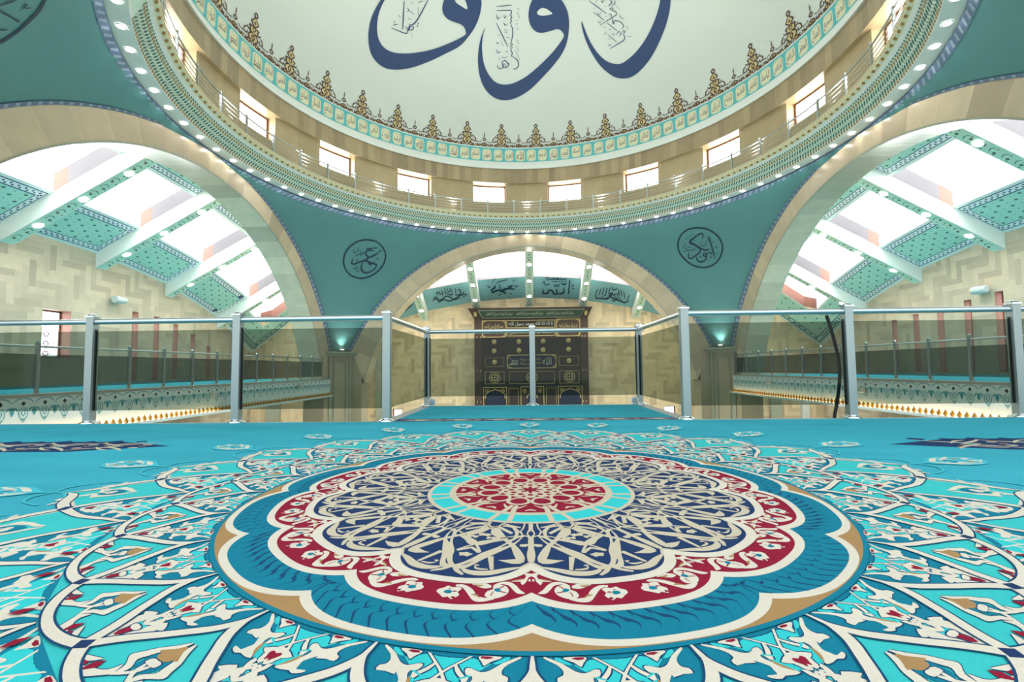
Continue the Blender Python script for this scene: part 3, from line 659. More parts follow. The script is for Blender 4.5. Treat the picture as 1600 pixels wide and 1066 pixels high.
('dome','S',[(25.8,39.23,25.69,39.28),(26.39,39.81,26.28,39.86)]),
('penR_D','S',[(-44.91,40.35,-44.98,40.66),(-42.78,40.42,-42.76,40.72),(-40.95,39.76,-40.76,40.0),(-39.57,38.63,-39.26,38.79),(-39.04,37.52,-38.66,37.54),(-39.06,35.99,-38.68,35.88),(-39.88,34.47,-39.57,34.27),(-41.29,33.23,-41.05,32.96),(-43.18,32.5,-43.06,32.2),(-44.87,32.51,-44.89,32.2),(-46.47,33.0,-46.62,32.75),(-47.83,34.03,-48.1,33.87),(-48.62,35.28,-48.97,35.22),(-48.91,36.59,-49.28,36.64),(-48.56,38.0,-48.91,38.15),(-47.53,39.22,-47.83,39.44),(-46.3,39.98,-46.52,40.25),(-44.88,40.35,-45.0,40.65),(-42.74,40.41,-42.81,40.72)]),
('penR_D','S',[(-42.22,38.46,-42.22,38.36),(-43.09,38.63,-43.02,38.35),(-44.0,38.48,-43.75,38.22),(-44.39,37.88,-43.98,37.85),(-43.95,37.25,-43.68,37.47),(-43.1,36.8,-42.93,37.02)]),
('penR_D','S',[(-40.71,38.9,-40.35,38.69),(-41.02,38.33,-40.91,38.26),(-41.59,37.89,-41.33,37.67),(-42.45,37.35,-42.21,37.09),(-43.16,37.03,-42.88,36.79),(-43.72,36.46,-43.33,36.12),(-44.37,36.12,-44.15,35.82),(-45.17,35.78,-44.95,35.51),(-46.23,35.23,-46.05,34.89),(-46.58,35.28,-46.87,35.13),(-46.7,35.83,-46.92,35.87),(-46.55,36.3,-46.64,36.34)]),
('penR_D','S',[(-43.81,36.0,-43.79,36.28),(-42.58,35.78,-42.55,36.14),(-41.2,35.56,-41.16,35.91),(-40.77,35.52,-40.44,35.63),(-40.79,34.94,-40.53,34.84),(-41.22,34.36,-41.03,34.2),(-41.97,33.92,-41.81,33.68),(-42.85,33.73,-42.82,33.39),(-43.49,34.01,-43.79,33.75),(-43.98,34.68,-44.36,34.62),(-44.06,35.4,-44.3,35.45),(-43.92,35.97,-44.1,36.03)]),
('penR_D','Q',[(-43.1,36.01),(-41.86,35.82),(-41.89,35.48),(-42.18,35.17),(-42.61,35.51)]),
('penR_D','S',[(-44.18,38.63,-44.26,38.83),(-42.91,38.84,-42.99,39.01),(-41.53,39.14,-41.59,39.27)]),
('penR_D','S',[(-40.98,36.82,-40.97,37.06),(-40.56,36.76,-40.55,36.99)]),
('penR_D','S',[(-45.82,36.13,-45.65,36.19),(-45.58,35.78,-45.42,35.84)]),
('penR_D','S',[(-47.48,38.1,-47.39,38.12),(-47.15,37.41,-47.05,37.49),(-46.59,37.41,-46.7,37.51),(-46.49,37.85,-46.59,37.88)]),
('penR_D','S',[(-46.46,37.91,-46.41,37.96),(-45.99,37.63,-46.14,37.68),(-46.14,38.63,-46.23,38.63)]),
('penR_D','S',[(-46.67,37.09,-46.63,37.17),(-46.15,36.85,-46.2,37.0),(-45.7,37.14,-45.82,37.27),(-44.59,37.75,-44.74,37.85),(-44.97,38.01,-45.02,37.94)]),
('penR_D','S',[(-45.83,38.29,-45.75,38.31),(-45.42,37.58,-45.33,37.6)]),
('penR_D','S',[(-46.05,34.2,-46.05,34.3),(-45.44,34.09,-45.48,34.27),(-44.78,34.28,-44.83,34.38)]),
('penR_D','S',[(-45.19,33.78,-45.11,33.85),(-44.78,33.47,-44.84,33.64),(-44.42,33.86,-44.52,33.93)]),
('penR_D','S',[(-45.61,34.65,-45.65,34.73),(-45.03,34.84,-45.07,34.91)]),
('penR_D','S',[(-45.25,36.96,-45.32,37.03),(-44.51,37.45,-44.58,37.52)]),
('penR_D','S',[(-41.37,36.3,-41.37,36.36),(-40.83,36.25,-40.83,36.31)]),
('penR_E','S',[(46.75,41.17,46.94,41.48),(48.44,40.68,48.69,40.96),(49.81,39.67,50.14,39.88),(50.58,38.41,50.95,38.54),(50.68,37.14,51.06,37.16),(50.32,36.08,50.66,35.98),(49.36,34.9,49.63,34.71),(48.13,33.95,48.29,33.68),(46.65,33.43,46.68,33.11),(45.0,33.37,44.9,33.04),(43.39,33.83,43.18,33.53),(42.11,34.7,41.81,34.46),(41.16,35.97,40.8,35.79),(40.61,37.37,40.21,37.29),(40.78,38.64,40.39,38.7),(41.41,39.74,41.09,39.91),(42.63,40.73,42.42,40.99),(44.05,41.26,44.0,41.58),(45.4,41.33,45.48,41.66),(46.77,41.17,46.93,41.48),(48.47,40.67,48.66,40.97)]),
('penR_E','S',[(46.95,38.96,46.85,38.99),(47.54,39.64,47.2,39.66),(47.34,40.17,47.09,39.92),(46.66,40.22,46.7,39.93),(45.26,39.78,45.38,39.48),(43.8,39.29,44.08,38.91),(43.44,38.58,43.96,38.87),(44.49,37.94,44.85,38.25),(45.25,37.18,45.63,37.5),(45.98,36.79,46.21,37.05),(46.72,36.41,46.82,36.74),(47.61,36.7,47.59,36.81)]),
('penR_E','S',[(45.13,37.28,45.52,37.44),(45.44,36.79,45.71,36.81),(45.19,36.58,45.35,36.35),(44.01,36.05,44.12,35.79),(42.84,35.64,42.87,35.34),(42.46,35.73,42.17,35.51),(42.4,36.09,42.1,36.11),(42.7,36.86,42.59,36.89)]),
('penR_E','S',[(48.26,39.11,48.68,39.15),(48.24,37.41,48.57,37.43),(48.09,35.63,48.38,35.63),(47.95,34.51,48.05,34.51)]),
('penR_E','S',[(46.2,35.98,46.47,36.13),(46.39,35.72,46.74,35.71),(46.19,35.54,46.19,35.24),(45.96,35.67,45.67,35.56),(46.04,35.9,45.86,36.05),(46.37,35.96,46.31,36.2)]),
('penR_E','S',[(46.33,35.57,46.62,35.48),(45.98,34.96,46.2,34.78),(45.24,34.6,45.29,34.28),(44.58,34.64,44.38,34.34),(44.21,35.0,43.86,34.88),(44.18,35.66,44.04,35.65)]),
('penR_E','S',[(46.51,35.59,46.44,35.76),(47.49,35.98,47.49,36.14),(47.61,35.84,47.86,35.9),(47.55,35.49,47.66,35.48)]),
('penR_E','S',[(44.8,35.47,44.94,35.7),(45.21,35.32,45.35,35.55)]),
('penR_E','S',[(47.03,34.95,47.16,35.18),(47.36,34.85,47.49,35.07)]),
('penR_E','S',[(49.08,37.98,49.33,38.07),(49.15,37.77,49.41,37.86)]),
('penR_E','S',[(42.96,39.62,42.94,39.69),(45.27,40.41,45.25,40.48)]),
('penR_E','S',[(41.4,38.23,41.44,38.31),(42.06,38.04,41.99,38.16),(42.01,38.56,41.9,38.54)]),
('penR_E','S',[(41.9,37.79,41.94,37.86),(42.35,37.64,42.36,37.76),(43.65,37.9,43.66,38.01),(43.44,37.8,43.5,37.76)]),
('penR_E','S',[(41.26,37.27,41.35,37.32),(41.48,36.93,41.51,37.08),(42.08,37.21,42.08,37.35),(43.33,37.1,43.37,37.25),(44.36,37.01,44.39,37.1)]),
('penR_E','S',[(43.85,37.58,43.91,37.63),(44.4,37.16,44.46,37.21)]),
('penR_E','S',[(45.7,38.19,45.77,38.23),(46.11,37.57,46.18,37.68),(47.14,37.61,47.07,37.71),(47.77,38.55,47.7,38.58)]),
('penR_E','S',[(46.21,38.41,46.28,38.45),(46.6,37.93,46.67,37.97)]),
('penR_E','S',[(44.77,38.87,44.76,38.94),(45.41,38.96,45.41,39.03)]),
('penR_E','S',[(49.14,37.06,49.24,37.08),(49.16,36.56,49.28,36.67),(49.73,36.63,49.73,36.71)]),
('penR_E','S',[(42.92,36.08,42.87,36.13),(43.34,36.43,43.3,36.48)]),
('penR_E','S',[(46.36,34.2,46.29,34.25),(46.76,34.59,46.69,34.64)]),
('penR_E','S',[(48.83,35.31,48.77,35.35),(49.23,35.74,49.17,35.78)]),
('penR_E','S',[(47.52,39.09,47.49,39.15),(48.0,39.3,47.97,39.36)]),
('penR_E','S',[(42.45,38.99,42.53,38.98),(42.27,38.08,42.36,38.07)]),
('far','S',[(-0.742,30.986,-0.751,31.088),(-1.324,30.839,-1.317,31.009),(-1.668,31.094,-1.544,31.107),(-1.325,31.261,-1.358,31.43),(-1.812,30.932,-1.832,31.102),(-2.214,31.082,-2.227,31.255),(-2.218,31.01,-2.325,30.93),(-2.005,30.805,-2.097,30.695),(-1.964,30.561,-2.033,30.529)]),
('far','S',[(-1.2,30.806,-1.206,30.718),(-0.898,30.784,-0.848,30.657),(-1.093,30.799,-1.048,30.934),(-1.537,31.083,-1.512,31.166)]),
('far','S',[(-1.759,30.505,-1.687,30.493),(-1.709,31.101,-1.635,31.087)]),
('far','S',[(-1.937,30.398,-1.947,30.348),(-1.548,30.265,-1.561,30.179),(-1.172,30.185,-1.177,30.133)]),
('far','S',[(-0.79,30.694,-0.756,30.648),(-0.661,30.889,-0.654,30.777),(-0.494,30.743,-0.52,30.684)]),
('far','S',[(-0.694,30.159,-0.669,30.216),(-0.882,30.3,-0.857,30.357)]),
('far','S',[(-2.076,30.119,-2.092,30.072),(-1.907,30.006,-1.923,29.96)]),
('far','S',[(-2.54,30.559,-2.511,30.512),(-2.365,30.782,-2.338,30.686),(-2.375,30.588,-2.415,30.615)]),
('far','S',[(-1.808,31.54,-1.844,31.474),(-1.658,31.375,-1.694,31.309)]),
('far','S',[(-1.096,31.459,-1.091,31.347),(-0.984,31.471,-0.98,31.358)]),
('far','S',[(-2.195,30.308,-2.218,30.266),(-2.049,30.162,-2.072,30.121)]),
('far','S',[(-2.142,30.769,-2.124,30.713),(-1.984,30.861,-1.966,30.805)]),
('far','S',[(-6.181,31.121,-6.199,31.052),(-5.863,30.94,-5.826,30.823),(-5.832,31.345,-5.787,31.229),(-5.456,31.21,-5.441,31.084),(-5.16,31.452,-5.147,31.323),(-4.673,31.322,-4.696,31.199),(-4.312,31.108,-4.325,30.984),(-3.91,31.132,-3.906,31.056)]),
('far','S',[(-6.085,30.953,-6.063,30.889),(-5.674,31.207,-5.67,31.092),(-5.19,30.946,-5.173,30.834),(-4.769,31.417,-4.743,31.304),(-4.34,31.269,-4.35,31.201)]),
('far','S',[(-5.715,30.643,-5.757,30.681),(-5.785,30.493,-5.856,30.448),(-5.672,30.464,-5.622,30.373),(-5.613,30.713,-5.566,30.691)]),
('far','S',[(-5.441,30.854,-5.484,30.851),(-5.395,30.293,-5.438,30.29)]),
('far','S',[(-5.266,30.802,-5.309,30.796),(-5.201,30.181,-5.244,30.176)]),
('far','S',[(-5.075,30.457,-5.117,30.448),(-5.036,30.167,-5.079,30.159)]),
('far','S',[(-4.907,30.501,-4.95,30.493),(-4.87,30.211,-4.913,30.203)]),
('far','S',[(-5.12,30.473,-5.093,30.426),(-5.022,30.6,-5.006,30.501),(-4.911,30.528,-4.925,30.472)]),
('far','S',[(-4.833,30.995,-4.877,30.993),(-4.8,30.376,-4.843,30.374)]),
('far','S',[(-4.608,30.981,-4.652,30.973),(-4.538,30.374,-4.581,30.366)]),
('far','S',[(-4.639,30.993,-4.638,30.925),(-4.306,31.005,-4.362,30.923),(-4.275,30.498,-4.345,30.554),(-4.485,30.587,-4.468,30.649)]),
('far','S',[(-5.25,30.591,-5.222,30.543),(-4.965,30.923,-4.949,30.823),(-4.801,30.701,-4.831,30.659)]),
('far','S',[(-4.288,30.853,-4.285,30.792),(-4.105,30.849,-4.032,30.836),(-4.278,31.036,-4.251,31.084)]),
('far','S',[(-4.236,31.332,-4.25,31.272),(-3.909,31.184,-3.923,31.125)]),
('far','S',[(-6.051,30.878,-6.067,30.815),(-5.865,30.773,-5.88,30.71)]),
('far','S',[(-5.572,30.658,-5.581,30.599),(-5.336,30.568,-5.345,30.51)]),
('far','S',[(-8.062,31.382,-8.082,31.32),(-7.712,31.15,-7.743,31.046),(-7.462,30.988,-7.478,30.924)]),
('far','S',[(4.561,31.262,4.507,31.243),(4.644,30.719,4.591,30.701)]),
('far','S',[(4.792,31.251,4.737,31.238),(4.847,30.628,4.793,30.616)]),
('far','S',[(4.992,31.159,4.936,31.152),(5.013,30.504,4.959,30.497)]),
('far','S',[(5.206,31.09,5.15,31.088),(5.196,30.461,5.141,30.459)]),
('far','S',[(5.363,30.99,5.308,30.977),(5.402,30.463,5.348,30.45)]),
('far','S',[(5.43,30.38,5.469,30.331),(5.613,30.655,5.608,30.529),(5.815,30.392,5.778,30.335)]),
('far','S',[(6.074,30.986,6.023,31.009),(5.912,30.417,5.861,30.439)]),
('far','S',[(6.267,31.029,6.217,31.055),(6.083,30.463,6.034,30.488)]),
('far','S',[(6.476,31.158,6.427,31.186),(6.277,30.59,6.228,30.617)]),
('far','S',[(6.637,31.325,6.582,31.305),(6.691,30.78,6.637,30.761)]),
('far','S',[(4.507,31.271,4.562,31.234),(4.614,31.609,4.656,31.477),(4.921,31.579,4.907,31.434),(5.368,31.51,5.32,31.378),(5.521,31.175,5.442,31.078),(5.691,30.97,5.59,30.947),(5.473,30.798,5.528,30.92),(5.382,31.182,5.461,31.098),(5.754,31.399,5.775,31.26),(6.119,31.498,6.131,31.356),(6.504,31.615,6.477,31.471),(6.726,31.328,6.684,31.259)]),
('far','S',[(5.613,31.483,5.642,31.419),(5.759,31.624,5.721,31.499),(5.99,31.288,5.898,31.289),(5.751,31.009,5.663,30.966),(6.054,30.816,6.028,30.746)]),
('far','S',[(4.966,31.366,4.938,31.305),(5.242,31.125,5.215,31.065)]),
('far','S',[(5.294,31.232,5.336,31.274),(5.199,31.433,5.241,31.475)]),
('far','S',[(5.87,30.972,5.9,30.921),(6.184,31.346,6.214,31.293)]),
('far','S',[(1.083,31.104,1.15,31.1),(1.092,31.521,1.159,31.389),(1.459,31.478,1.399,31.341),(1.51,31.219,1.455,31.081),(1.675,31.265,1.735,31.132),(1.815,31.543,1.872,31.405),(2.054,31.48,1.949,31.413),(2.024,31.006,1.957,31.007)]),
('far','S',[(2.007,31.494,1.995,31.399),(2.479,31.408,2.398,31.29),(2.489,30.854,2.422,30.845)]),
('far','S',[(1.778,30.645,1.83,30.616),(1.859,30.863,1.852,30.734),(1.961,30.685,1.955,30.558),(2.071,30.849,2.049,30.724),(2.177,30.588,2.129,30.548)]),
('far','S',[(2.731,30.179,2.808,30.184),(2.751,31.414,2.83,31.419)]),
('far','S',[(1.297,30.242,1.294,30.19),(1.997,30.186,1.991,30.1),(2.602,30.151,2.599,30.099)]),
('far','S',[(1.671,30.395,1.667,30.343),(2.614,30.299,2.609,30.247)]),
('far','S',[(2.233,30.499,2.257,30.424),(2.458,30.663,2.443,30.524),(2.624,30.448,2.583,30.383)]),
('far','S',[(1.256,30.118,1.242,30.055),(1.436,30.042,1.421,29.979)]),
('far','S',[(1.698,30.142,1.678,30.08),(1.828,30.069,1.809,30.007)]),
('far','S',[(1.945,30.142,1.918,30.085),(2.05,30.054,2.023,29.998)]),
('far','S',[(2.942,30.7,2.931,30.617),(3.089,30.674,3.076,30.591)]),
('far','S',[(2.947,30.887,2.957,30.805),(3.12,30.946,3.13,30.863)]),
('far','S',[(1.044,30.609,1.015,30.573),(1.137,30.457,1.16,30.374),(1.235,30.745,1.264,30.665),(1.437,30.654,1.427,30.566),(1.534,30.672,1.543,30.62)]),
('far','S',[(8.126,31.327,8.113,31.266),(8.464,31.236,8.461,31.134),(8.691,31.364,8.705,31.308)]),
('far','S',[(8.294,31.099,8.303,31.041),(8.595,31.223,8.604,31.163)]),
('far','S',[(8.54,31.508,8.53,31.446),(8.903,31.423,8.892,31.362)]),
('penR_G','S',[(-131.24,34.92,-131.5,35.03),(-129.3,35.8,-129.61,35.9),(-128.56,36.7,-128.93,36.73),(-128.3,37.36,-128.67,37.36),(-128.34,38.09,-128.72,38.06),(-128.59,38.87,-128.98,38.81),(-129.13,39.68,-129.53,39.59),(-129.73,40.41,-130.12,40.29),(-130.83,40.97,-131.16,40.81),(-132.3,41.38,-132.51,41.18),(-134.46,41.42,-134.49,41.23),(-136.72,40.93,-136.65,40.77)]),
('penR_G','S',[(-133.09,37.79,-133.28,37.79),(-132.9,38.15,-133.09,38.15),(-132.74,38.71,-132.96,38.7),(-132.76,39.19,-132.9,39.18)]),
('penR_G','S',[(-132.51,37.82,-132.6,37.85),(-132.08,38.0,-132.22,38.07),(-131.02,38.43,-131.16,38.51),(-129.87,38.84,-130.0,38.92),(-129.78,38.96,-129.84,38.97)]),
('penR_G','S',[(-131.15,39.12,-131.19,39.12),(-131.26,39.49,-131.41,39.46),(-131.51,39.78,-131.76,39.71)]),
('penR_G','S',[(-131.15,39.52,-131.28,39.53),(-130.99,39.7,-131.16,39.72),(-130.84,39.92,-130.97,39.93)]),
('penR_G','S',[(-130.06,37.49,-130.18,37.51),(-129.71,37.83,-129.9,37.86),(-129.58,38.08,-129.64,38.09)])]
# ------------------------------------------------------------------ gallery floor and its carpet
f = MB(); f.box((-8.45, -6, FLOOR - .35), (8.65, 4.88, FLOOR - .012), M['slab'])
f.box((-1.52, 4.88, FLOOR - .35), (1.67, 6.82, FLOOR - .012), M['slab'])
struct(f.build('floor_gallery'), 'gallery floor slab under the turquoise carpet', 'floor')

CMX, CMY, CAX, CAY, CROT = .0068, 2.0314, 1.1204, 1.1376, -.2072
layer = [0]
def carpet_f(r, th):
    t = radians(th + CROT)
    return Vector((CMX + CAX*r*sin(t), CMY - CAY*r*cos(t), FLOOR + layer[0]*.00016 + mic(2.5e-6)))
def step(): layer[0] += 1
c = MB()
def loop_fill(rfun, m, n=288):
    pts = [carpet_f(rfun(360*k/n), 360*k/n) for k in range(n)]
    i = len(c.v); k = c.mi(m)
    c.v.append(carpet_f(0, 0)); c.v.extend(pts)
    for a in range(n): c.f.append((i, i + 1 + a, i + 1 + (a + 1) % n)); c.m.append(k)
    step()
def interp(tab, x):
    for (x0, y0), (x1, y1) in zip(tab, tab[1:]):
        if x <= x1: return y0 + (y1 - y0)*(x - x0)/(x1 - x0)
    return tab[-1][1]
def fold(th, per): 
    a = th % per
    return min(a, per - a)
# plain field, one thickness down to the slab
top = [(-8.4, -5.9), (8.6, -5.9), (8.6, 4.72), (1.50, 4.72), (1.50, 6.68), (-1.35, 6.68), (-1.35, 4.74), (-8.4, 4.74)]
c.prism([(x, y, FLOOR - .012) for x, y in top], (0, 0, .012), M['c_ground'])
c.prism([(x, y, FLOOR - .011) for x, y in [(-1.35, 6.68), (1.50, 6.68), (1.50, 6.70), (-1.35, 6.70)]], (0, 0, .012), M['c_edge'])
step()
flat = lambda x, y: Vector((x, y, FLOOR + layer[0]*.00016 + mic(2.5e-6)))
# navy prayer rows
def prayer_row(x0, x1, y0, y1, taper0, taper1, seed):
    rnd = random.Random(seed)
    w = y1 - y0; ym = (y0 + y1)/2
    pts = []
    pts += [(x0, ym), (x0 + taper0, y0), (x1 - taper1, y0), (x1, ym), (x1 - taper1, y1), (x0 + taper0, y1)] if taper0 or taper1 else [(x0, y0), (x1, y0), (x1, y1), (x0, y1)]
    fill(c, [(a, b) for a, b in pts], flat, M['c_navy']); step()
    x = x0 + taper0*.5 + .06
    while x < x1 - taper1*.5 - .3:
        for yy, sg in ((y0 + w*.27, 1), (y0 + w*.73, -1)):
            stroke(c, [(x - .04, yy - sg*w*.16, .010), (x + .06, yy + sg*w*.02, .026), (x + .18, yy + sg*w*.12, .030), (x + .30, yy - sg*w*.02, .026), (x + .38, yy - sg*w*.18, .010)], flat, M['c_cream'])
            stroke(c, [(x + .08, yy + sg*w*.16, .010), (x + .18, yy - sg*w*.04, .024), (x + .27, yy - sg*w*.12, .010)], flat, M['c_cream'])
            fill(c, oval(x + .37, yy + sg*w*.08, .035, w*.05, 8), flat, M['c_cream'])
            fill(c, oval(x + .02, yy - sg*w*.02, .022, w*.04, 8), flat, M['c_tan'])
        fill(c, diamond(x + .18, ym, .07, w*.07), flat, M['c_cream']); fill(c, diamond(x + .18, ym, .04, w*.04), flat, M['c_ground'])
        fill(c, diamond(x + .38, ym, .03, w*.05), flat, M['c_tan'])
        fill(c, diamond(x, y1 - .005, .07, w*.13), flat, M['c_navy']); fill(c, diamond(x + .2, y1 - .005, .05, w*.09), flat, M['c_navy'])
        x += .40
    step()
prayer_row(-8.35, -2.50, 3.08, 3.52, 0, .55, 1)
prayer_row(2.34, 8.55, 2.98, 3.42, .55, 0, 2)
prayer_row(-1.34, 1.49, 4.74, 4.97, 0, 0, 3)

BOUND = [(0, 1.585), (1.5, 1.60), (3, 1.64), (5, 1.69), (6.5, 1.735), (7.2, 1.775), (7.5, 1.81)]     # from a notch (7.5 deg) to an apex
bound = lambda th: interp(BOUND, fold(th - 7.5, 15))
loop_fill(lambda t: bound(t) + .040, M['c_halo'], 1440)
loop_fill(lambda t: bound(t) + .012, M['c_white'], 1440)
loop_fill(bound, M['c_turq'], 1440)
SPIKE_I = [(1.008, 0, .004), (1.045, 0, .010), (1.071, .35, .018), (1.098, 1.2, .020), (1.127, 2.6, .020), (1.157, 4.0, .020), (1.184, 5.3, .021), (1.212, 6.4, .022), (1.247, 7.5, .024)]
SPIKE_O = [(1.30, 0, .006), (1.335, .5, .014), (1.38, 1.7, .018), (1.474, 3.5, .022), (1.55, 5.8, .026), (1.60, 7.5, .030), (1.655, 9.6, .032), (1.70, 12.2, .034), (1.735, 13.9, .026), (1.775, 14.7, .006)]
ARC = [(1.247, 7.5, .024), (1.268, 5.2, .020), (1.281, 2.6, .018), (1.285, 0, .016), (1.281, -2.6, .018), (1.268, -5.2, .020), (1.247, -7.5, .024)]
def band(path, ax, sgn, m, grow=0):
    """a band given by centre line in (radius, degrees) and width in units of the radius"""
    MIC[0] += 1
    q = cat_open(path, 3); L, Rr = [], []
    for i, p in enumerate(q):
        a, b = q[max(i-1, 0)], q[min(i+1, len(q)-1)]
        k = radians(1)*p[0]
        tr, tt = b[0] - a[0], (b[1] - a[1])*k; d = sqrt(tr*tr + tt*tt) or 1
        w = (p[2] + grow)/2
        dr, dt = -tt/d*w, tr/d*w/k
        L.append(carpet_f(p[0] + dr, ax + sgn*(p[1] + dt))); Rr.append(carpet_f(p[0] - dr, ax + sgn*(p[1] - dt)))
    c.grid([L, Rr], m)
def petal(path, tip, ax, m):
    MIC[0] += 1
    a = [(p[0], p[1]) for p in cat_open(path, 2) if p[1] <= tip + .01]
    pts = [carpet_f(r, ax + t) for r, t in a] + [carpet_f(r, ax + 15 - t) for r, t in reversed(a)]
    i = len(c.v); n = len(a); k = c.mi(m); c.v.extend(pts)
    for q in range(n - 1):
        c.f.append((i + q, i + q + 1, i + 2*n - 2 - q, i + 2*n - 1 - q)); c.m.append(k)
CM = {'cream': M['c_cream'], 'white': M['c_white'], 'ring': M['c_cream'], 'redcircle': M['c_red'], 'red': M['c_red'], 'tan': M['c_tan'], 'teal': M['c_teal'], 'turq': M['c_bright'], 'braid': M['c_braid']}
ORDER = ['turq', 'teal', 'white', 'cream', 'tan', 'red']
def motif(group, axes, rmap=None, only=None, outline=None, mir=True):
    for mname in only or ORDER:
        its = [e for e in CARPET if e[0] == group and e[1] == mname]
        if not its: continue
        for grow in ((outline, 0) if outline and mname in ('white', 'turq') else (0,)):
            for g, mn, kind, pts in its:
                mm = CM[mn] if not grow else M['c_braid']
                for ax in axes:
                    for sg in ((1, -1) if mir else (1,)):
                        ff = lambda r, t: carpet_f(rmap(r) if rmap else r, ax + sg*t)
                        if kind == 'S':
                            if grow:
                                q = []
                                for a in pts:
                                    dr, dt = a[0] - a[2], (a[1] - a[3])*radians(1)*a[0]; d = sqrt(dr*dr + dt*dt) or 1
                                    er, et = dr/d*grow, dt/d*grow/(radians(1)*a[0])
                                    q.append((a[0] + er, a[1] + et, a[2] - er, a[3] - et))
                                ribbon(c, q, ff, mm)
                            elif mn == 'cream':
                                h = .09
                                ribbon(c, [(a[0] + (a[2] - a[0])*h, a[1] + (a[3] - a[1])*h, a[2] + (a[0] - a[2])*h, a[3] + (a[1] - a[3])*h) for a in pts], ff, mm)
                            else: ribbon(c, pts, ff, mm)
                        else:
                            z = cat_closed(pts, 2) if kind == 'P' else pts
                            if grow:
                                mr = sum(p[0] for p in z)/len(z); mt = sum(p[1] for p in z)/len(z)
                                z2 = []
                                for p in z:
                                    dr, dt = p[0] - mr, (p[1] - mt)*radians(1)*mr; d = sqrt(dr*dr + dt*dt) or 1
                                    z2.append((p[0] + dr/d*grow, p[1] + dt/d*grow/(radians(1)*mr)))
                                z = z2
                            fill(c, z, ff, mm)
            step()
AX24 = [15*k for k in range(24)]
AXP = [15*k + 7.5 for k in range(24)]
out_map = lambda r: 1.292 + (r - 1.01)*(.292/.235)
# outer row of petals
for k in AX24: petal(SPIKE_O, 7.5, k, M['c_teal'])
step()
motif('B', AXP, out_map)
motif('C', AX24, lambda r: 1.52 + (r - 1.14)*1.6, only=['teal', 'white'])
for k in AX24:
    for sg in (1, -1): band(SPIKE_O, k, sg, M['c_braid'], .008)
step()
for k in AX24:
    for sg in (1, -1): band(SPIKE_O, k, sg, M['c_white'])
step()
for k in AXP: fill(c, [(1.585, -.7), (1.60, -.9), (1.615, -.7), (1.615, .7), (1.60, .9), (1.585, .7)], lambda r, t: carpet_f(r, k + t), M['c_navy'])
step()
# detached palmettes beyond the points, tied to them by thin pale stems
for k in AX24:
    ribbon(c, [(1.80, k - .35, 1.80, k + .35), (1.86, k - .2, 1.86, k + .2), (1.93, k - .45, 1.93, k + .45)], carpet_f, M['c_halo'])
    for sg in (1, -1): ribbon(c, [(1.855, k + sg*.3, 1.84, k + sg*.3), (1.87, k + sg*2.2, 1.855, k + sg*2.2), (1.83, k + sg*4.2, 1.815, k + sg*4.2), (1.74, k + sg*5.8, 1.725, k + sg*5.6)], carpet_f, M['c_halo'])
step()
for k in AX24:
    g = lambda r, t: carpet_f(r, k + t)
    fill(c, cat_closed([(1.90, 0), (1.95, 1.3), (2.05, 2.6), (2.16, 2.2), (2.24, 0), (2.16, -2.2), (2.05, -2.6), (1.95, -1.3)], 3), g, M['c_halo'])
step()
for k in AX24:
    for sg in (1, -1):
        g = lambda r, t: carpet_f(r, k + sg*t)
        for q in ([(1.96, .1, .02), (1.99, .8, .035), (2.02, 1.3, .012)], [(2.04, 1.0, .014), (2.10, 1.5, .03), (2.14, 2.0, .012)], [(2.16, .1, .02), (2.19, .8, .03), (2.215, .5, .01)], [(1.95, .1, .012), (2.0, 1.1, .03), (2.06, 1.9, .03), (2.12, 1.6, .012)], [(2.02, .2, .02), (2.08, .9, .04), (2.15, .5, .02)], [(2.1, 1.9, .012), (2.17, 1.2, .03), (2.22, .2, .01)]):
            qq = [(a, b, w) for a, b, w in q]
            L = [(a + w/2, b, a - w/2, b + .2) for a, b, w in qq]
            ribbon(c, L, g, M['c_white'])
        fill(c, oval(2.05, .5, .025, .35, 8), g, M['c_teal'])
        fill(c, oval(2.13, .9, .02, .3, 8), g, M['c_tan'])
step()
# inner row
arc = lambda th: interp([(0, 1.285), (2.6, 1.281), (5.2, 1.268), (7.5, 1.247)], fold(th, 15))
loop_fill(arc, M['c_turq'])
for k in AX24: petal(SPIKE_I, 7.5, k, M['c_teal'])
step()
motif('B', AXP, None, outline=.0028)
motif('C', AX24, None, outline=.0028)
for k in AX24:
    for sg in (1, -1):
        fill(c, [(1.30, sg*3.0), (1.325, sg*3.6), (1.345, sg*3.3), (1.325, sg*2.6)], lambda r, t: carpet_f(r, k + t), M['c_red'])
        fill(c, [(1.27, sg*3.6), (1.25, sg*3.9), (1.235, sg*3.4), (1.25, sg*2.9)], lambda r, t: carpet_f(r, k + t), M['c_red'])
step()
for path, syms in ((SPIKE_I, (1, -1)), (ARC, (1,))):
    for k in AX24:
        for sg in syms: band(path, k, sg, M['c_braid'], .008)
step()
for path, syms in ((SPIKE_I, (1, -1)), (ARC, (1,))):
    for k in AX24:
        for sg in syms: band(path, k, sg, M['c_white'])
step()
for k in AXP: fill(c, [(1.230, 0), (1.247, -.85), (1.264, 0), (1.247, .85)], lambda r, t: carpet_f(r, k + t), M['c_navy'])
step()
# medallion, from the rim inwards
degrees_of = lambda w, r: w/r*57.3/2
def lobed(rc, rm, p=3.3): return lambda th: rc + (rm - rc)*(1 - (1 - fold(th, 30)/15)**p)
loop_fill(lambda t: 1.010, M['c_teal'])
loop_fill(lambda t: .998, M['c_tan'])
loop_fill(lobed(.945, .996), M['c_white'], 720)
loop_fill(lobed(.917, .977), M['c_teal'], 720)
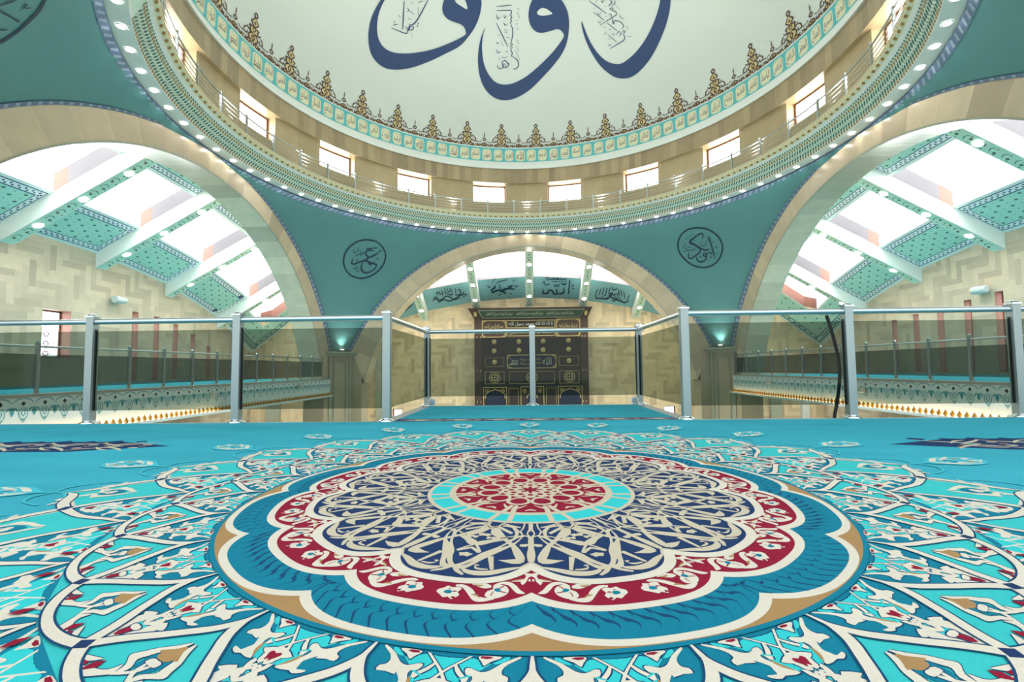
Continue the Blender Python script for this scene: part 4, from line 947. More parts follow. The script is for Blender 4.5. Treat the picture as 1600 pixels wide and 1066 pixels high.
# interlaced braid between the two white scallops, turning round at every point of the lobes
inner_edge, outer_edge = lobed(.835, .885), lobed(.917, .977)
BRAID = [(1.0, 0, .005), (.82, .67, .006), (.66, 1.24, .008), (.54, 1.38, .008), (.42, .98, .011), (.36, .38, .016), (.24, -.2, .008), (.10, -.76, .006), (0, -1.14, .008)]
TWIG = [(.40, .80, .005), (.22, 1.45, .006), (.05, 1.15, .005)]
for k in range(12):
    sg = 1 if k % 2 == 0 else -1
    for q in range(13):
        for path in (BRAID, TWIG):
            L = []
            for t, ph, w in path:
                th = 1.3 + 2.29*q + ph
                if th < .2 or th > 29.8: continue
                th = 30*k + (th if sg > 0 else 30 - th)
                r = inner_edge(th) + (outer_edge(th) - inner_edge(th))*t
                dth = degrees_of(w*.7, r)
                L.append((r + w*.28, th - dth*.6, r - w*.28, th + dth*.6))
            if len(L) > 2: ribbon(c, L, carpet_f, M['c_braid'])
step()
loop_fill(lobed(.835, .885), M['c_white'], 720)
loop_fill(lobed(.800, .864), M['c_red'], 720)
AX12 = [30*k for k in range(12)]
motif('A', AX12, None, only=['white', 'tan', 'red', 'teal'])
loop_fill(lobed(.696, .777), M['c_white'], 720)
loop_fill(lobed(.644, .752), M['c_navy'], 720)
motif('A', AX12, None, only=['cream'])
loop_fill(lambda t: .379, M['c_cream'])
loop_fill(lambda t: .364, M['c_bright'])
loop_fill(lambda t: .300, M['c_cream'])
loop_fill(lambda t: .276, M['c_red'])
for k in AX12:
    g = lambda r, t: carpet_f(r, k + t)
    for sg in (1, -1):
        ribbon(c, [(.205, 15 + sg*.5, .205, 15 + sg*4), (.245, 15 + sg*.5, .24, 15 + sg*4.5), (.30, 15 + sg*2.4, .30, 15 + sg*5.6), (.366, 15 + sg*3.5, .366, 15 + sg*6.2)], g, M['c_cream'])
        ribbon(c, [(.205, sg*4, .19, sg*2), (.235, sg*9, .22, sg*9.5), (.25, sg*13, .235, sg*14)], g, M['c_cream'])
    fill(c, oval(.152, 15, .048, 15.5, 16), g, M['c_cream'])
    ribbon(c, [(.262, -4, .254, -4), (.254, 0, .24, 0), (.262, 4, .254, 4)], g, M['c_cream'])
step()
for k in AX12:
    g = lambda r, t: carpet_f(r, k + t)
    fill(c, oval(.152, 15, .034, 11, 14), g, M['c_red'])
    fill(c, diamond(.198, 0, .016, 4), g, M['c_red'])
step()
loop_fill(lambda t: .108, M['c_cream'])
for k in AX12:
    fill(c, [(.10, k + 15 - 6), (.10, k + 15 + 6), (.078, k + 15)], carpet_f, M['c_red'])
    fill(c, oval(.07, k, .012, 9, 8), carpet_f, M['c_red'])
step()
loop_fill(lambda t: .034 + .014*cos(radians(8*t)), M['c_red'])
tag(c.build('carpet'), 'turquoise gallery carpet with a twelve-lobed wine red and navy medallion', 'carpet')
# ------------------------------------------------------------------ dome, drum and ring
NR = 192
def ringpt(r, az, z): return Vector((CX + r*sin(az), YC + r*cos(az), z))
def ring_rows(mb, prof, mats, n=NR):
    for (a, b), m in zip(zip(prof, prof[1:]), mats):
        mb.grid([[ringpt(a[0], 2*pi*k/n, a[1]) for k in range(n)], [ringpt(b[0], 2*pi*k/n, b[1]) for k in range(n)]], m, True)
d = MB()
rows = [[ringpt(RD*cos(e), 2*pi*k/NR, ZD + RD*sin(e)) for k in range(NR)] for e in [pi/2*i/48 for i in range(48)] + [pi/2 - .002]]
d.grid(rows, M['dome'], True)
dome = struct(d.build('ceiling_dome', smooth=True), 'pale dome ceiling with giant navy calligraphy and brown lace border', 'dome')
def dome_f(u, v, off=.022):
    e, a = v/RD, u/RD
    r = RD - off - mic(4e-5)
    return Vector((CX + r*cos(e)*sin(a), YC + r*cos(e)*cos(a), ZD + r*sin(e)))
def dome_deg(az, el, off=.025): return dome_f(radians(az)*RD, radians(el)*RD, off)
k_ = MB(); hole = MB()
for s, kind, pts in DECALS:
    if s == 'dome':
        if kind == 'S': ribbon(k_, pts, dome_deg, M['navy'])
        else: fill(k_, cat_closed(pts, 3), dome_deg, M['navy'], .5)
    if s == 'domehole': fill(k_, cat_closed(pts, 3), lambda a, b: dome_deg(a, b, .035), M['dome'], .4)
tag(k_.build('calligraphy', dome), 'giant navy calligraphy painted on the pale dome')

NAMES = 'الله الرحمن الرحيم الملك القدوس السلام المؤمن المهيمن العزيز الجبار المتكبر الخالق البارئ المصور الغفار القهار الوهاب الرزاق الفتاح العليم القابض الباسط الخافض الرافع المعز المذل السميع البصير الحكم العدل اللطيف الخبير الحليم العظيم الغفور الشكور العلي الكبير الحفيظ المقيت الحسيب الجليل الكريم الرقيب المجيب الواسع الحكيم الودود المجيد الباعث الشهيد الحق الوكيل القوي المتين الولي الحميد المحصي المبدئ المعيد المحيي المميت الحي القيوم الواجد الماجد الواحد الصمد القادر المقتدر المقدم المؤخر الأول الآخر الظاهر الباطن الوالي المتعالي البر التواب المنتقم العفو الرؤوف المقسط الجامع الغني المغني المانع الضار النافع النور الهادي البديع الباقي الوارث الرشيد الصبور'.replace('ئ', 'ى').split()
MIHRAB_WORDS = ['لا اله الا الله محمد رسول الله', 'بسم الله الرحمن الرحيم', 'قد نرى تقلب وجهك في السماء', 'الله', 'محمد', 'سبحان الله وبحمده سبحان الله العظيم', 'يا حي يا قيوم', 'الحمد لله رب العالمين']
letter(NAMES + MIHRAB_WORDS, 2)
nb = MB()
HB = .76
NN = 106; du = 2*pi*RD/NN
for a, b, m in ((0, HB, 'band_teal'), (HB, HB + .05, 'white'), (-.02, .03, 'white')):
    nb.grid([[dome_f(2*pi*RD*k/NR, a, .012 if m == 'band_teal' else .016) for k in range(NR)], [dome_f(2*pi*RD*k/NR, b, .012 if m == 'band_teal' else .016) for k in range(NR)]], M[m], True)
def rr(u, v, w, h, q):
    return [(u - w, v - h + q), (u - w + q, v - h), (u + w - q, v - h), (u + w, v - h + q), (u + w, v + h - q), (u + w - q, v + h), (u - w + q, v + h), (u - w, v + h - q)]
for k in range(NN):
    az = -radians(1.89) + 2*pi*k/NN
    if abs(((az + pi) % (2*pi)) - pi) > radians(125): continue
    u = az*RD
    fill(nb, rr(u, HB/2, .255, .31, .10), lambda a, b: dome_f(a, b, .018), M['cart_line'])
    fill(nb, rr(u, HB/2, .225, .28, .09), lambda a, b: dome_f(a, b, .022), M['cartouche'])
    write(nb, NAMES[k % len(NAMES)], lambda a, b: dome_f(a, b, .027), u - .185, u + .185, HB/2 - .21, HB/2 + .19, M['script'])
    for q in (-.1, .02, .12): fill(nb, diamond(u + q, HB/2 + .225, .016, .022), lambda a, b: dome_f(a, b, .027), M['crest'])
tag(nb.build('name_band', dome), 'turquoise band of cream cartouches with dark names at the dome foot')
cr = MB()
PK = 34; K = .00236
ff = lambda u0: (lambda a, b: dome_f(u0 + a*K, HB + .05 + b*K))
ff2 = lambda u0: (lambda a, b: dome_f(u0 + a*K, HB + .05 + b*K, .028))
def mst(u0, pts, m, both=True, f2=True):
    for sg in ((1, -1) if both else (1,)):
        g = ff2(u0) if f2 else ff(u0)
        stroke(cr, [(sg*a*K, b*K, w*K) for a, b, w in pts], lambda a, b: g(a/K, b/K), m, 2)
for k in range(PK):
    az = radians(3.0) + 2*pi*k/PK
    if abs(((az + pi) % (2*pi)) - pi) > radians(125): continue
    u = az*RD; T, B = M['crest_tan'], M['crest']
    for poly in ([(0, 425), (70, 350), (0, 290), (-70, 350)], [(0, 300), (60, 270), (80, 240), (55, 200), (0, 185), (-55, 200), (-80, 240), (-60, 270)], [(0, 190), (80, 150), (88, 110), (55, 60), (-55, 60), (-88, 110), (-80, 150)]): fill(cr, poly, ff(u), T)
    for sg in (1, -1): fill(cr, [(sg*60, 62), (sg*130, 52), (sg*175, 8), (sg*40, 8)], ff(u), T); fill(cr, [(sg*215, 34), (sg*260, 34), (sg*300, 8), (sg*195, 8)], ff(u), T)
    mst(u, [(0, 510, 22), (34, 470, 22), (0, 428, 22)], B)
    mst(u, [(8, 428, 14), (40, 390, 20), (74, 350, 22), (36, 318, 18), (6, 292, 14)], B)
    mst(u, [(0, 370, 14), (16, 350, 14), (0, 332, 14)], B)
    mst(u, [(6, 292, 14), (55, 280, 20), (100, 272, 24), (78, 238, 18), (92, 205, 22), (58, 196, 18), (6, 188, 14)], B)
    mst(u, [(0, 285, 16), (32, 250, 16), (0, 215, 16)], B)
    mst(u, [(6, 188, 14), (62, 172, 20), (98, 130, 24), (92, 100, 20), (58, 72, 20), (50, 58, 14)], B)
    mst(u, [(0, 165, 20), (28, 125, 22), (10, 90, 20), (0, 60, 16)], B)
    mst(u, [(85, 200, 16), (118, 208, 20), (150, 238, 12)], B)
    mst(u, [(145, 205, 10), (186, 178, 22), (205, 125, 16), (160, 108, 18), (132, 122, 20), (136, 158, 12)], B)
    mst(u, [(195, 110, 14), (240, 100, 12), (300, 98, 10)], B)
    mst(u, [(60, 66, 16), (112, 58, 20), (168, 8, 18)], B)
    mst(u, [(92, 6, 26), (112, 28, 26), (140, 6, 26)], B)
    mst(u, [(200, 20, 12), (235, 45, 20), (275, 20, 20), (300, 34, 16)], B)
    v = u + 2*pi*RD/PK/2
    fill(cr, [(0, 82), (62, 48), (0, 10), (-62, 48)], ff(v), T)
    mst(v, [(0, 192, 20), (36, 160, 20), (0, 126, 20)], B)
    mst(v, [(0, 200, 8), (0, 262, 18), (0, 312, 4)], B, False)
    mst(v, [(0, 85, 16), (60, 50, 24), (0, 8, 16)], B)
    mst(v, [(0, 66, 12), (0, 30, 20)], B, False)
    for q in range(-4, 5):
        x = q*90
        for sg in (1, -1): stroke(cr, [((x + sg*8)*K, 6*K, 16*K), ((x + sg*36)*K, 40*K, 18*K), ((x + sg*14)*K, 58*K, 16*K)], lambda a, b: ff2(u)(a/K, b/K), B, 2)
        fill(cr, diamond(x + 45, 26, 22, 16), ff(u), T)
    mst(v, [(60, 108, 8), (78, 114, 16), (98, 106, 8)], B)
tag(cr.build('lace_border', dome), 'brown and ochre lace border pointing up into the dome')

r = MB()
drum_prof = [(9.55, 8.05), (10.2, 8.02), (10.2, 8.86)]
ring_rows(r, [(10.2, 9.85), (10.0, 9.85), (10.0, 10.60)], [M['drum_wall'], M['drum_stone']])
ring_rows(r, drum_prof, [M['pier'], M['drum_wall']])
WIN = 16; HA = radians(4.95)
for k in range(WIN):
    a0 = 2*pi*(k + .5)/WIN + HA; a1 = 2*pi*(k + 1.5)/WIN - HA
    n = 8
    r.grid([[ringpt(10.2, a0 + (a1 - a0)*q/n, z) for q in range(n + 1)] for z in (8.86, 9.85)], M['drum_wall'])
    for a, sg in ((a0, 1), (a1, -1)):
        r.grid([[ringpt(10.2, a, 8.86), ringpt(10.2, a, 9.85)], [ringpt(10.75, a, 8.86), ringpt(10.75, a, 9.85)]], M['drum_wall'])
    b0, b1 = a1, a1 + 2*HA
    for z in (8.86, 9.85): r.grid([[ringpt(10.2, b0 + (b1 - b0)*q/6, z) for q in range(7)], [ringpt(10.75, b0 + (b1 - b0)*q/6, z) for q in range(7)]], M['drum_wall'])
struct(r.build('wall_drum', origin=(CX, YC, 0)), 'round drum wall of travertine below the dome', 'wall')
cv = MB(); ring_rows(cv, [(10.0, 10.60), (9.90, 10.58), (9.92, 10.66), (10.0, 10.85), (10.1, 11.02)], [M['cove']]*4)
struct(cv.build('trim_1', smooth=True), 'pale cove at the foot of the dome', 'trim')
g = MB()
RP = [(10.41, 7.215), (10.41, 7.262), (10.0, 7.27), (9.97, 7.36), (9.90, 7.50), (9.82, 7.64), (9.76, 7.80), (9.66, 7.86), (9.57, 7.93), (9.55, 8.06)]
ring_rows(g, RP, [M['roof_navy'], M['cove'], M['cove'], M['pale_teal'], M['pale_teal'], M['pale_teal'], M['cove'], M['cartouche'], M['cartouche']])
def on_prof(i, t, az, off=.012):
    a, b = RP[i+1], RP[i+2]
    return ringpt(a[0] + (b[0] - a[0])*t - off*.8, az, a[1] + (b[1] - a[1])*t - off*.5)
def beads(i, t, h, n, w, m, tilt=0, phase=0):
    for k in range(n):
        az = 2*pi*(k + phase)/n
        if abs(((az + pi) % (2*pi)) - pi) > radians(125): continue
        p = []
        for q in range(6):
            a = 2*pi*q/6
            p.append(on_prof(i, t + h*sin(a), az + (w*cos(a) + tilt*sin(a))*2*pi/n))
        g.face(p, M[m])
beads(1, .70, .50, 520, .32, 'gold'); beads(2, .42, .34, 520, .30, 'bead', .25, .3); beads(2, .88, .10, 520, .2, 'gold')
beads(3, .50, .42, 520, .28, 'bead', .35); beads(4, .30, .36, 520, .32, 'gold', 0, .5); beads(4, .84, .20, 520, .28, 'bead')
beads(6, .6, .42, 220, .24, 'gold'); beads(6, .6, .25, 220, .12, 'pale_teal', 0, .5); beads(7, .5, .3, 440, .2, 'crest_tan', 0, .25)
struct(g.build('trim_2'), 'pale beaded cornice ring round the dome opening', 'cornice')
for k in range(WIN):
    az = 2*pi*(k + .5)/WIN
    if abs(((az + pi) % (2*pi)) - pi) > radians(130): continue
    w = MB(); n = 6
    fr = .07
    A = [az - HA + 2*HA*q/n for q in range(n + 1)]
    for z0, z1 in ((8.86, 8.93), (9.79, 9.85)): w.grid([[ringpt(10.62, a, z0) for a in A], [ringpt(10.55, a, z0) for a in A], [ringpt(10.55, a, z1) for a in A], [ringpt(10.62, a, z1) for a in A]], M['window_frame'])
    da = fr/10.6
    for s0 in (az - HA, az + HA - da): w.grid([[ringpt(10.62, s0, z) for z in (8.86, 9.85)], [ringpt(10.55, s0, z) for z in (8.86, 9.85)], [ringpt(10.55, s0 + da, z) for z in (8.86, 9.85)], [ringpt(10.62, s0 + da, z) for z in (8.86, 9.85)]], M['window_frame'])
    o = struct(w.build('window_%d' % (k + 1)), 'brown framed drum window above the walkway', 'window')
    p = MB(); p.grid([[ringpt(10.60, a, z) for a in A] for z in (8.90, 9.82)], M['drum_pane']); p.build('pane', o)

# ------------------------------------------------------------------ pendentives
def pend_pt(az, z, off=0):
    rho = sqrt(max((RS - off)**2 - z*z, 0))
    return Vector((CX + rho*sin(az), YC + rho*cos(az), ZS + z))
def pend_f(az, el, off=.02):
    a, e = radians(az), radians(el); q = RS - off - mic(4e-5)
    return Vector((CX + q*cos(e)*sin(a), YC + q*cos(e)*cos(a), ZS + q*sin(e)))
Z0P = 1.0 - ZS
def amin(z): return acos(min(1, R/sqrt(RS*RS - z*z)))
for name, rot, dec in (('wall_pendentive_right_far', 0, ['penR_E']), ('wall_pendentive_left_far', -90, ['penR_D']), ('wall_pendentive_right_near', 90, []), ('wall_pendentive_left_near', 180, ['penR_G'])):
    p = MB(); rz = radians(rot)
    zs = [Z0P + (R - .0001 - Z0P)*i/28 for i in range(29)]
    p.grid([[pend_pt(rz + amin(z) + (pi/2 - 2*amin(z))*q/28, z) for q in range(29)] for z in zs], M['pendentive'])
    for sd in (0, 1):
        def edge_pt(z, t, off=.015):
            a = amin(z) + t/sqrt(RS*RS - z*z)
            return pend_pt(rz + (a if sd == 0 else pi/2 - a), z, off)
        zz = [Z0P + (R - .02 - Z0P)*(i/120) for i in range(121)]
        p.grid([[edge_pt(z, t) for z in zz] for t in (.0, .19)], M['rope'])
        p.grid([[edge_pt(z, t, .018) for z in zz] for t in (.175, .20)], M['roof_navy'])
        # light twists at an even pace along the edge
        L = [0]
        for i in range(120): L.append(L[-1] + (edge_pt(zz[i+1], .1) - edge_pt(zz[i], .1)).length)
        n = int(L[-1]/.26)
        def z_at(s):
            for i in range(120):
                if L[i+1] >= s: return zz[i] + (zz[i+1] - zz[i])*(s - L[i])/(L[i+1] - L[i] + 1e-9)
            return zz[-1]
        for k in range(n):
            s0 = k*.26
            p.face([edge_pt(z_at(s0 + a), t, .021) for a, t in ((.02, .03), (.10, .02), (.20, .14), (.12, .16))], M['rope_light'])
    for k in range(64):
        a0 = rz + pi/2*k/64
        p.grid([[pend_pt(a0 + pi/2/64*q/2, z, .015) for q in range(3)] for z in (R - .15, R - .005)], M['rope'])
        p.face([pend_pt(a0 + pi/2/64*a, z, .02) for a, z in ((.05, R - .12), (.35, R - .14), (.95, R - .04), (.65, R - .02))], M['rope_light'])
    o = struct(p.build(name, smooth=True), 'teal painted pendentive between two arches under the dome', 'pendentive')
    if dec:
        q = MB()
        for s, kind, pts in DECALS:
            if s in dec:
                if kind == 'S': ribbon(q, pts, pend_f, M['ink'])
                else: fill(q, cat_closed(pts, 2) if kind == 'P' else pts, pend_f, M['ink'])
        tag(q.build('calligraphy', o), 'dark blue calligraphy in a thin ring')

# ------------------------------------------------------------------ arches and piers
AM, BM = acos((-.7 - ZI)/RI), acos((1.0 - ZS)/R)
for name, rot in (('wall_arch_far', 0), ('wall_arch_left', 90), ('wall_arch_right', -90), ('wall_arch_near', 180)):
    a = MB(); n = 72
    T = [-1 + 2*i/n for i in range(n + 1)]
    yf, yb = YC + R, YC + R + DA
    inn = lambda t, y: Vector((CX + RI*sin(t*AM), y, ZI + RI*cos(t*AM)))
    ext = lambda t, y: Vector((CX + R*sin(t*BM), y, ZS + R*cos(t*BM)))
    a.grid([[inn(t, yf) for t in T], [ext(t, yf) for t in T]], M['arch_stone'])
    a.grid([[inn(t, yf) for t in T], [inn(t, yb) for t in T]], M['arch_stone'])
    a.grid([[inn(t, yb) for t in T], [Vector((inn(t, yb).x, yb, 8.6)) for t in T]], M['pier'])
    a.grid([[inn(t, yf - .015) for t in T], [inn(t, yf - .015) + (ext(t, yf) - inn(t, yf)).normalized()*.06 for t in T]], M['pier_trim'])
    for sg in (1, -1):
        x0, x1 = CX + sg*RI*sin(AM), CX + sg*11.45
        a.face([(x0, yb, -.7), (x1, yb, -.7), (x1, yb, 8.6), (x0, yb, 8.6)], M['pier'])
        a.face([(x0, yf, -.7), (CX + sg*9.05, yf, -.7), (CX + sg*9.05, yb, -.7), (x0, yb, -.7)], M['pier'])
    struct(a.build(name, origin=(CX, YC, ZI), rot=radians(rot)), 'wide travertine arch carrying the dome ring', 'arch')
for name, sx, sy in (('wall_pier_left_far', -1, 1), ('wall_pier_right_far', 1, 1), ('wall_pier_left_near', -1, -1), ('wall_pier_right_near', 1, -1)):
    p = MB()
    poly = [(8.97, 10.4), (9.52, 10.4), (10.4, 9.52), (10.4, 8.97), (11.45, 8.97), (11.45, 11.45), (8.97, 11.45)]
    poly2 = [(8.97, 10.42), (9.53, 10.42), (10.42, 9.53), (10.42, 8.97), (11.4, 8.97), (11.4, 11.4), (8.97, 11.4)]
    W = lambda P, z: [(CX + sx*x, YC + sy*y, z) for x, y in P]
    p.prism(W(poly, GROUND), (0, 0, -.7 - GROUND), M['pier'])
    p.prism(W(poly2, -.7), (0, 0, 1.68), M['pier'])
    cap = [(9.16, 10.32), (9.26, 10.18), (10.18, 9.26), (10.32, 9.16), (10.6, 9.16), (10.6, 10.6), (9.16, 10.6)]
    p.prism(W(cap, .86), (0, 0, .10), M['pier_trim'])
    cap2 = [(9.30, 10.38), (9.40, 10.30), (10.30, 9.40), (10.38, 9.30), (10.6, 9.30), (10.6, 10.6), (9.30, 10.6)]
    p.prism(W(cap2, .72), (0, 0, .14), M['pier_trim'])
    # raised frame on the chamfer
    e = Vector((sx*.7071, -sy*.7071, 0)); nrm = Vector((-sx*.7071, -sy*.7071, 0)); mid = Vector((CX + sx*9.96, YC + sy*9.96, 0))
    for a0, a1, z0, z1 in ((-.60, -.50, GROUND, .72), (.50, .60, GROUND, .72), (-.34, -.29, -5, .42), (.29, .34, -5, .42), (-.34, .34, .42, .47)):
        b = mid + e*a0; c2 = mid + e*a1
        p.hexa([b + Vector((0, 0, z0)), c2 + Vector((0, 0, z0)), c2 + nrm*.05 + Vector((0, 0, z0)), b + nrm*.05 + Vector((0, 0, z0)), b + Vector((0, 0, z1)), c2 + Vector((0, 0, z1)), c2 + nrm*.05 + Vector((0, 0, z1)), b + nrm*.05 + Vector((0, 0, z1))], M['pier_trim'])
    struct(p.build(name), 'stone corner pier with a framed chamfer under the pendentive', 'pier')

# ------------------------------------------------------------------ aisle walls
def holed_wall(mb, ax, at, u0, u1, z0, z1, holes, m, depth, out, rm):
    """vertical wall along axis ax (0 X, 1 Y) at the given coordinate, with reveals going outwards"""
    P = (lambda u, z, d=0: Vector((u, at + out*d, z))) if ax == 0 else (lambda u, z, d=0: Vector((at + out*d, u, z)))
    Q = lambda a, b, c_, d_: mb.face([P(a, c_), P(b, c_), P(b, d_), P(a, d_)], m)
    u = u0; depth0 = depth
    for h0, h1, b, t, *dp in sorted(holes):
        depth = dp[0] if dp else depth0
        Q(u, h0, z0, z1); Q(h0, h1, z0, b); Q(h0, h1, t, z1); u = h1
        for a, b2, c_, d_ in ((h0, h0, b, t), (h1, h1, b, t), (h0, h1, b, b), (h0, h1, t, t)):
            mb.face([P(a, c_), P(b2, c_ if a != b2 else d_), P(b2, c_ if a != b2 else d_, depth), P(a, c_, depth)] if a != b2 else [P(a, c_), P(a, d_), P(a, d_, depth), P(a, c_, depth)], rm)
    Q(u, u1, z0, z1)
def window_in(n, ax, at, hole, depth, out, label, stained=False):
    h0, h1, b, t, *dp = hole
    if dp: depth = dp[0] - .01
    P = (lambda u, z, d=0: Vector((u, at + out*d, z))) if ax == 0 else (lambda u, z, d=0: Vector((at + out*d, u, z)))
    f_ = MB(); w = .06
    for a0, a1, c0, c1 in ((h0, h0 + w, b, t), (h1 - w, h1, b, t), (h0, h1, b, b + w), (h0, h1, t - w, t)):
        f_.hexa([P(a0, c0, depth - .06), P(a1, c0, depth - .06), P(a1, c0, depth), P(a0, c0, depth), P(a0, c1, depth - .06), P(a1, c1, depth - .06), P(a1, c1, depth), P(a0, c1, depth)], M['window_frame'])
    o = struct(f_.build('window_%d' % n), label, 'window')
    p = MB(); p.face([P(h0, b, depth - .02), P(h1, b, depth - .02), P(h1, t, depth - .02), P(h0, t, depth - .02)], M['wall_pane']); p.build('pane', o)
    if stained:
        s = MB(); um = (h0 + h1)/2
        z = b + .15
        while z < t - .2:
            fs = lambda u, v: P(u, v, depth - .05)
            for k in range(6):
                a = pi*k/3
                fill(s, oval(um + .09*cos(a), z + .09*sin(a), .045, .045, 8), fs, M['violet'])
            fill(s, diamond(um, z + .2, .03, .05), fs, M['violet']); z += .36
        tag(s.build('stained_flowers', o), 'violet stained glass flowers')
wl = [(16.15, 17.2, .55, 2.28)] + [(19.95 + 1.2*k, 20.27 + 1.2*k, -.35, 2.62 - .09*k*k*.9, .36) for k in range(5)]
wr = [(17.95 + 1.27*k, 18.27 + 1.27*k, -.35, 2.65 - .14*k, .36) for k in range(5)]
m_ = MB(); holed_wall(m_, 1, XWL, -6, YE, GROUND, 5.6, wl, M['wall_y'], .45, -1, M['reveal']); struct(m_.build('wall_left'), 'left aisle wall of herringbone travertine', 'wall')
m_ = MB(); holed_wall(m_, 1, XWR, -6, YE, GROUND, 5.6, wr, M['wall_y'], .45, 1, M['reveal']); struct(m_.build('wall_right'), 'right aisle wall of herringbone travertine', 'wall')
n = 20
for i, h in enumerate(wl): window_in(n, 1, XWL, h, .44, -1, 'window in the left aisle wall', i == 0); n += 1
for h in wr: window_in(n, 1, XWR, h, .44, 1, 'window in the right aisle wall'); n += 1
wf = [(-9.05, -8.42, -3.4, -2.66), (9.0, 9.72, -3.4, -2.62)]
m_ = MB(); holed_wall(m_, 0, YW, -11.5, 11.7, GROUND, 5.6, wf, M['wall_x'], .3, 1, M['window_frame'])
struct(m_.build('wall_qibla'), 'herringbone travertine wall behind the mihrab', 'wall')
for h in wf: window_in(n, 0, YW, h, .2, 1, 'low window beside the mihrab wall'); n += 1
for nm, x0, x1, xs in (('wall_end_left', XWL, -11.35, -11.35), ('wall_end_right', 11.55, XWR, 11.55)):
    m_ = MB(); m_.face([(x0, YE, GROUND), (x1, YE, GROUND), (x1, YE, 6.4), (x0, YE, 6.4)], M['wall_x'])
    m_.face([(xs, YE, GROUND), (xs, YW, GROUND), (xs, YW, 6.4), (xs, YE, 6.4)], M['wall_y'])
    struct(m_.build(nm), 'short end wall of the side aisle', 'wall')
m_ = MB(); m_.box((XWL - .6, -6, GROUND - .2), (XWR + .6, YW + .6, GROUND), M['hall_bounce']); struct(m_.build('floor'), 'prayer hall floor far below the gallery', 'floor')
# pilasters under the balconies
for i, (x0, x1, y, mt) in enumerate(((-13.56, -13.16, YE, 'white'), (-15.9, -15.1, YE, 'pier_trim'), (-12.6, -12.1, YE, 'pier_trim'), (16.1, 16.5, YE, 'white'), (12.6, 13.2, YE, 'pier_trim'), (14.3, 14.9, YE, 'pier_trim'), (-10.1, -9.8, YW, 'pier_trim'), (10.2, 10.6, YW, 'pier_trim'))):
    m_ = MB(); m_.box((x0, y - .25, GROUND), (x1, y, -.9 if y == YE else 2.0), M[mt]); struct(m_.build('trim_%d' % (10 + i)), 'stone pilaster strip against the end wall', 'pilaster')

# ------------------------------------------------------------------ aisle ceilings
ZW = [(-8, 4.9), (11, 4.9), (14.6, 4.85), (18.1, 4.72), (21.7, 4.16), (25.45, 3.0), (28.9, 1.07)]
SL = [(-8, .555), (21.7, .555), (25.45, .60), (28.9, .77)]
def aisle_f(side, y, dd, off=0):
    x = (XWL + dd) if side < 0 else (XWR - dd)
    return Vector((x, y, interp(ZW, y) + interp(SL, y)*dd - off - (mic(3e-5) if off else 0)))
BEAMS = {-1: [11.0, 14.65, 18.12, 21.77, 25.56], 1: [10.35, 14.0, 17.75, 21.46, 25.0]}
BW = .46
inner = {-1: -11.35 - XWL, 1: XWR - 11.55}
def ornament_panel(mb, F, y0, y1, d0, d1, seed, full=True):
    """painted ceiling panel: white rim, floral border, green field with a grid of small flowers"""
    def q(a0, a1, b0, b1, off, m, n=3): mb.grid([[F(a0 + (a1 - a0)*i/n, b, off) for i in range(n + 1)] for b in (b0, b1)], m)
    q(y0, y1, d0, d1, .0, M['roof_white'])
    e = .07; q(y0 + e, y1 - e, d0 + e, d1 - e, .008, M['roof_navy'])
    e = .10; q(y0 + e, y1 - e, d0 + e, d1 - e, .011, M['roof_border'])
    e = .27; q(y0 + e, y1 - e, d0 + e, d1 - e, .014, M['roof_navy'])
    e = .30; q(y0 + e, y1 - e, d0 + e, d1 - e, .017, M['roof_teal'])
    fo = lambda a, b: F(a, b, .02)
    def border(a0, a1, b, horiz):
        k = max(2, int(abs(a1 - a0)/.2))
        for i in range(k):
            t = a0 + (a1 - a0)*(i + .5)/k
            for s_, (du_, dv_) in enumerate(((-.045, .03), (.04, -.03))):
                if horiz: fill(mb, diamond(t + du_, b + dv_, .035, .045), fo, M['roof_navy'])
                else: fill(mb, diamond(b + dv_, t + du_, .045, .035), fo, M['roof_navy'])
    for b in (d0 + .185, d1 - .185): border(y0 + .1, y1 - .1, b, True)
    for b in (y0 + .185, y1 - .185): border(d0 + .2, d1 - .2, b, False)
    ny, nd = max(2, int((y1 - y0 - .6)/.29)), max(1, int((d1 - d0 - .6)/.165))
    for i in range(ny):
        for j in range(nd):
            a = y0 + .3 + (y1 - y0 - .6)*(i + .5)/ny; b = d0 + .3 + (d1 - d0 - .6)*(j + .5)/nd
            if (i + j) % 2: fill(mb, diamond(a, b, .025, .02), fo, M['roof_motif'])
            else: fill(mb, oval(a, b, .07, .028, 8), fo, M['roof_motif']); fill(mb, diamond(a, b, .03, .06), fo, M['roof_motif'])
wn_ = 40
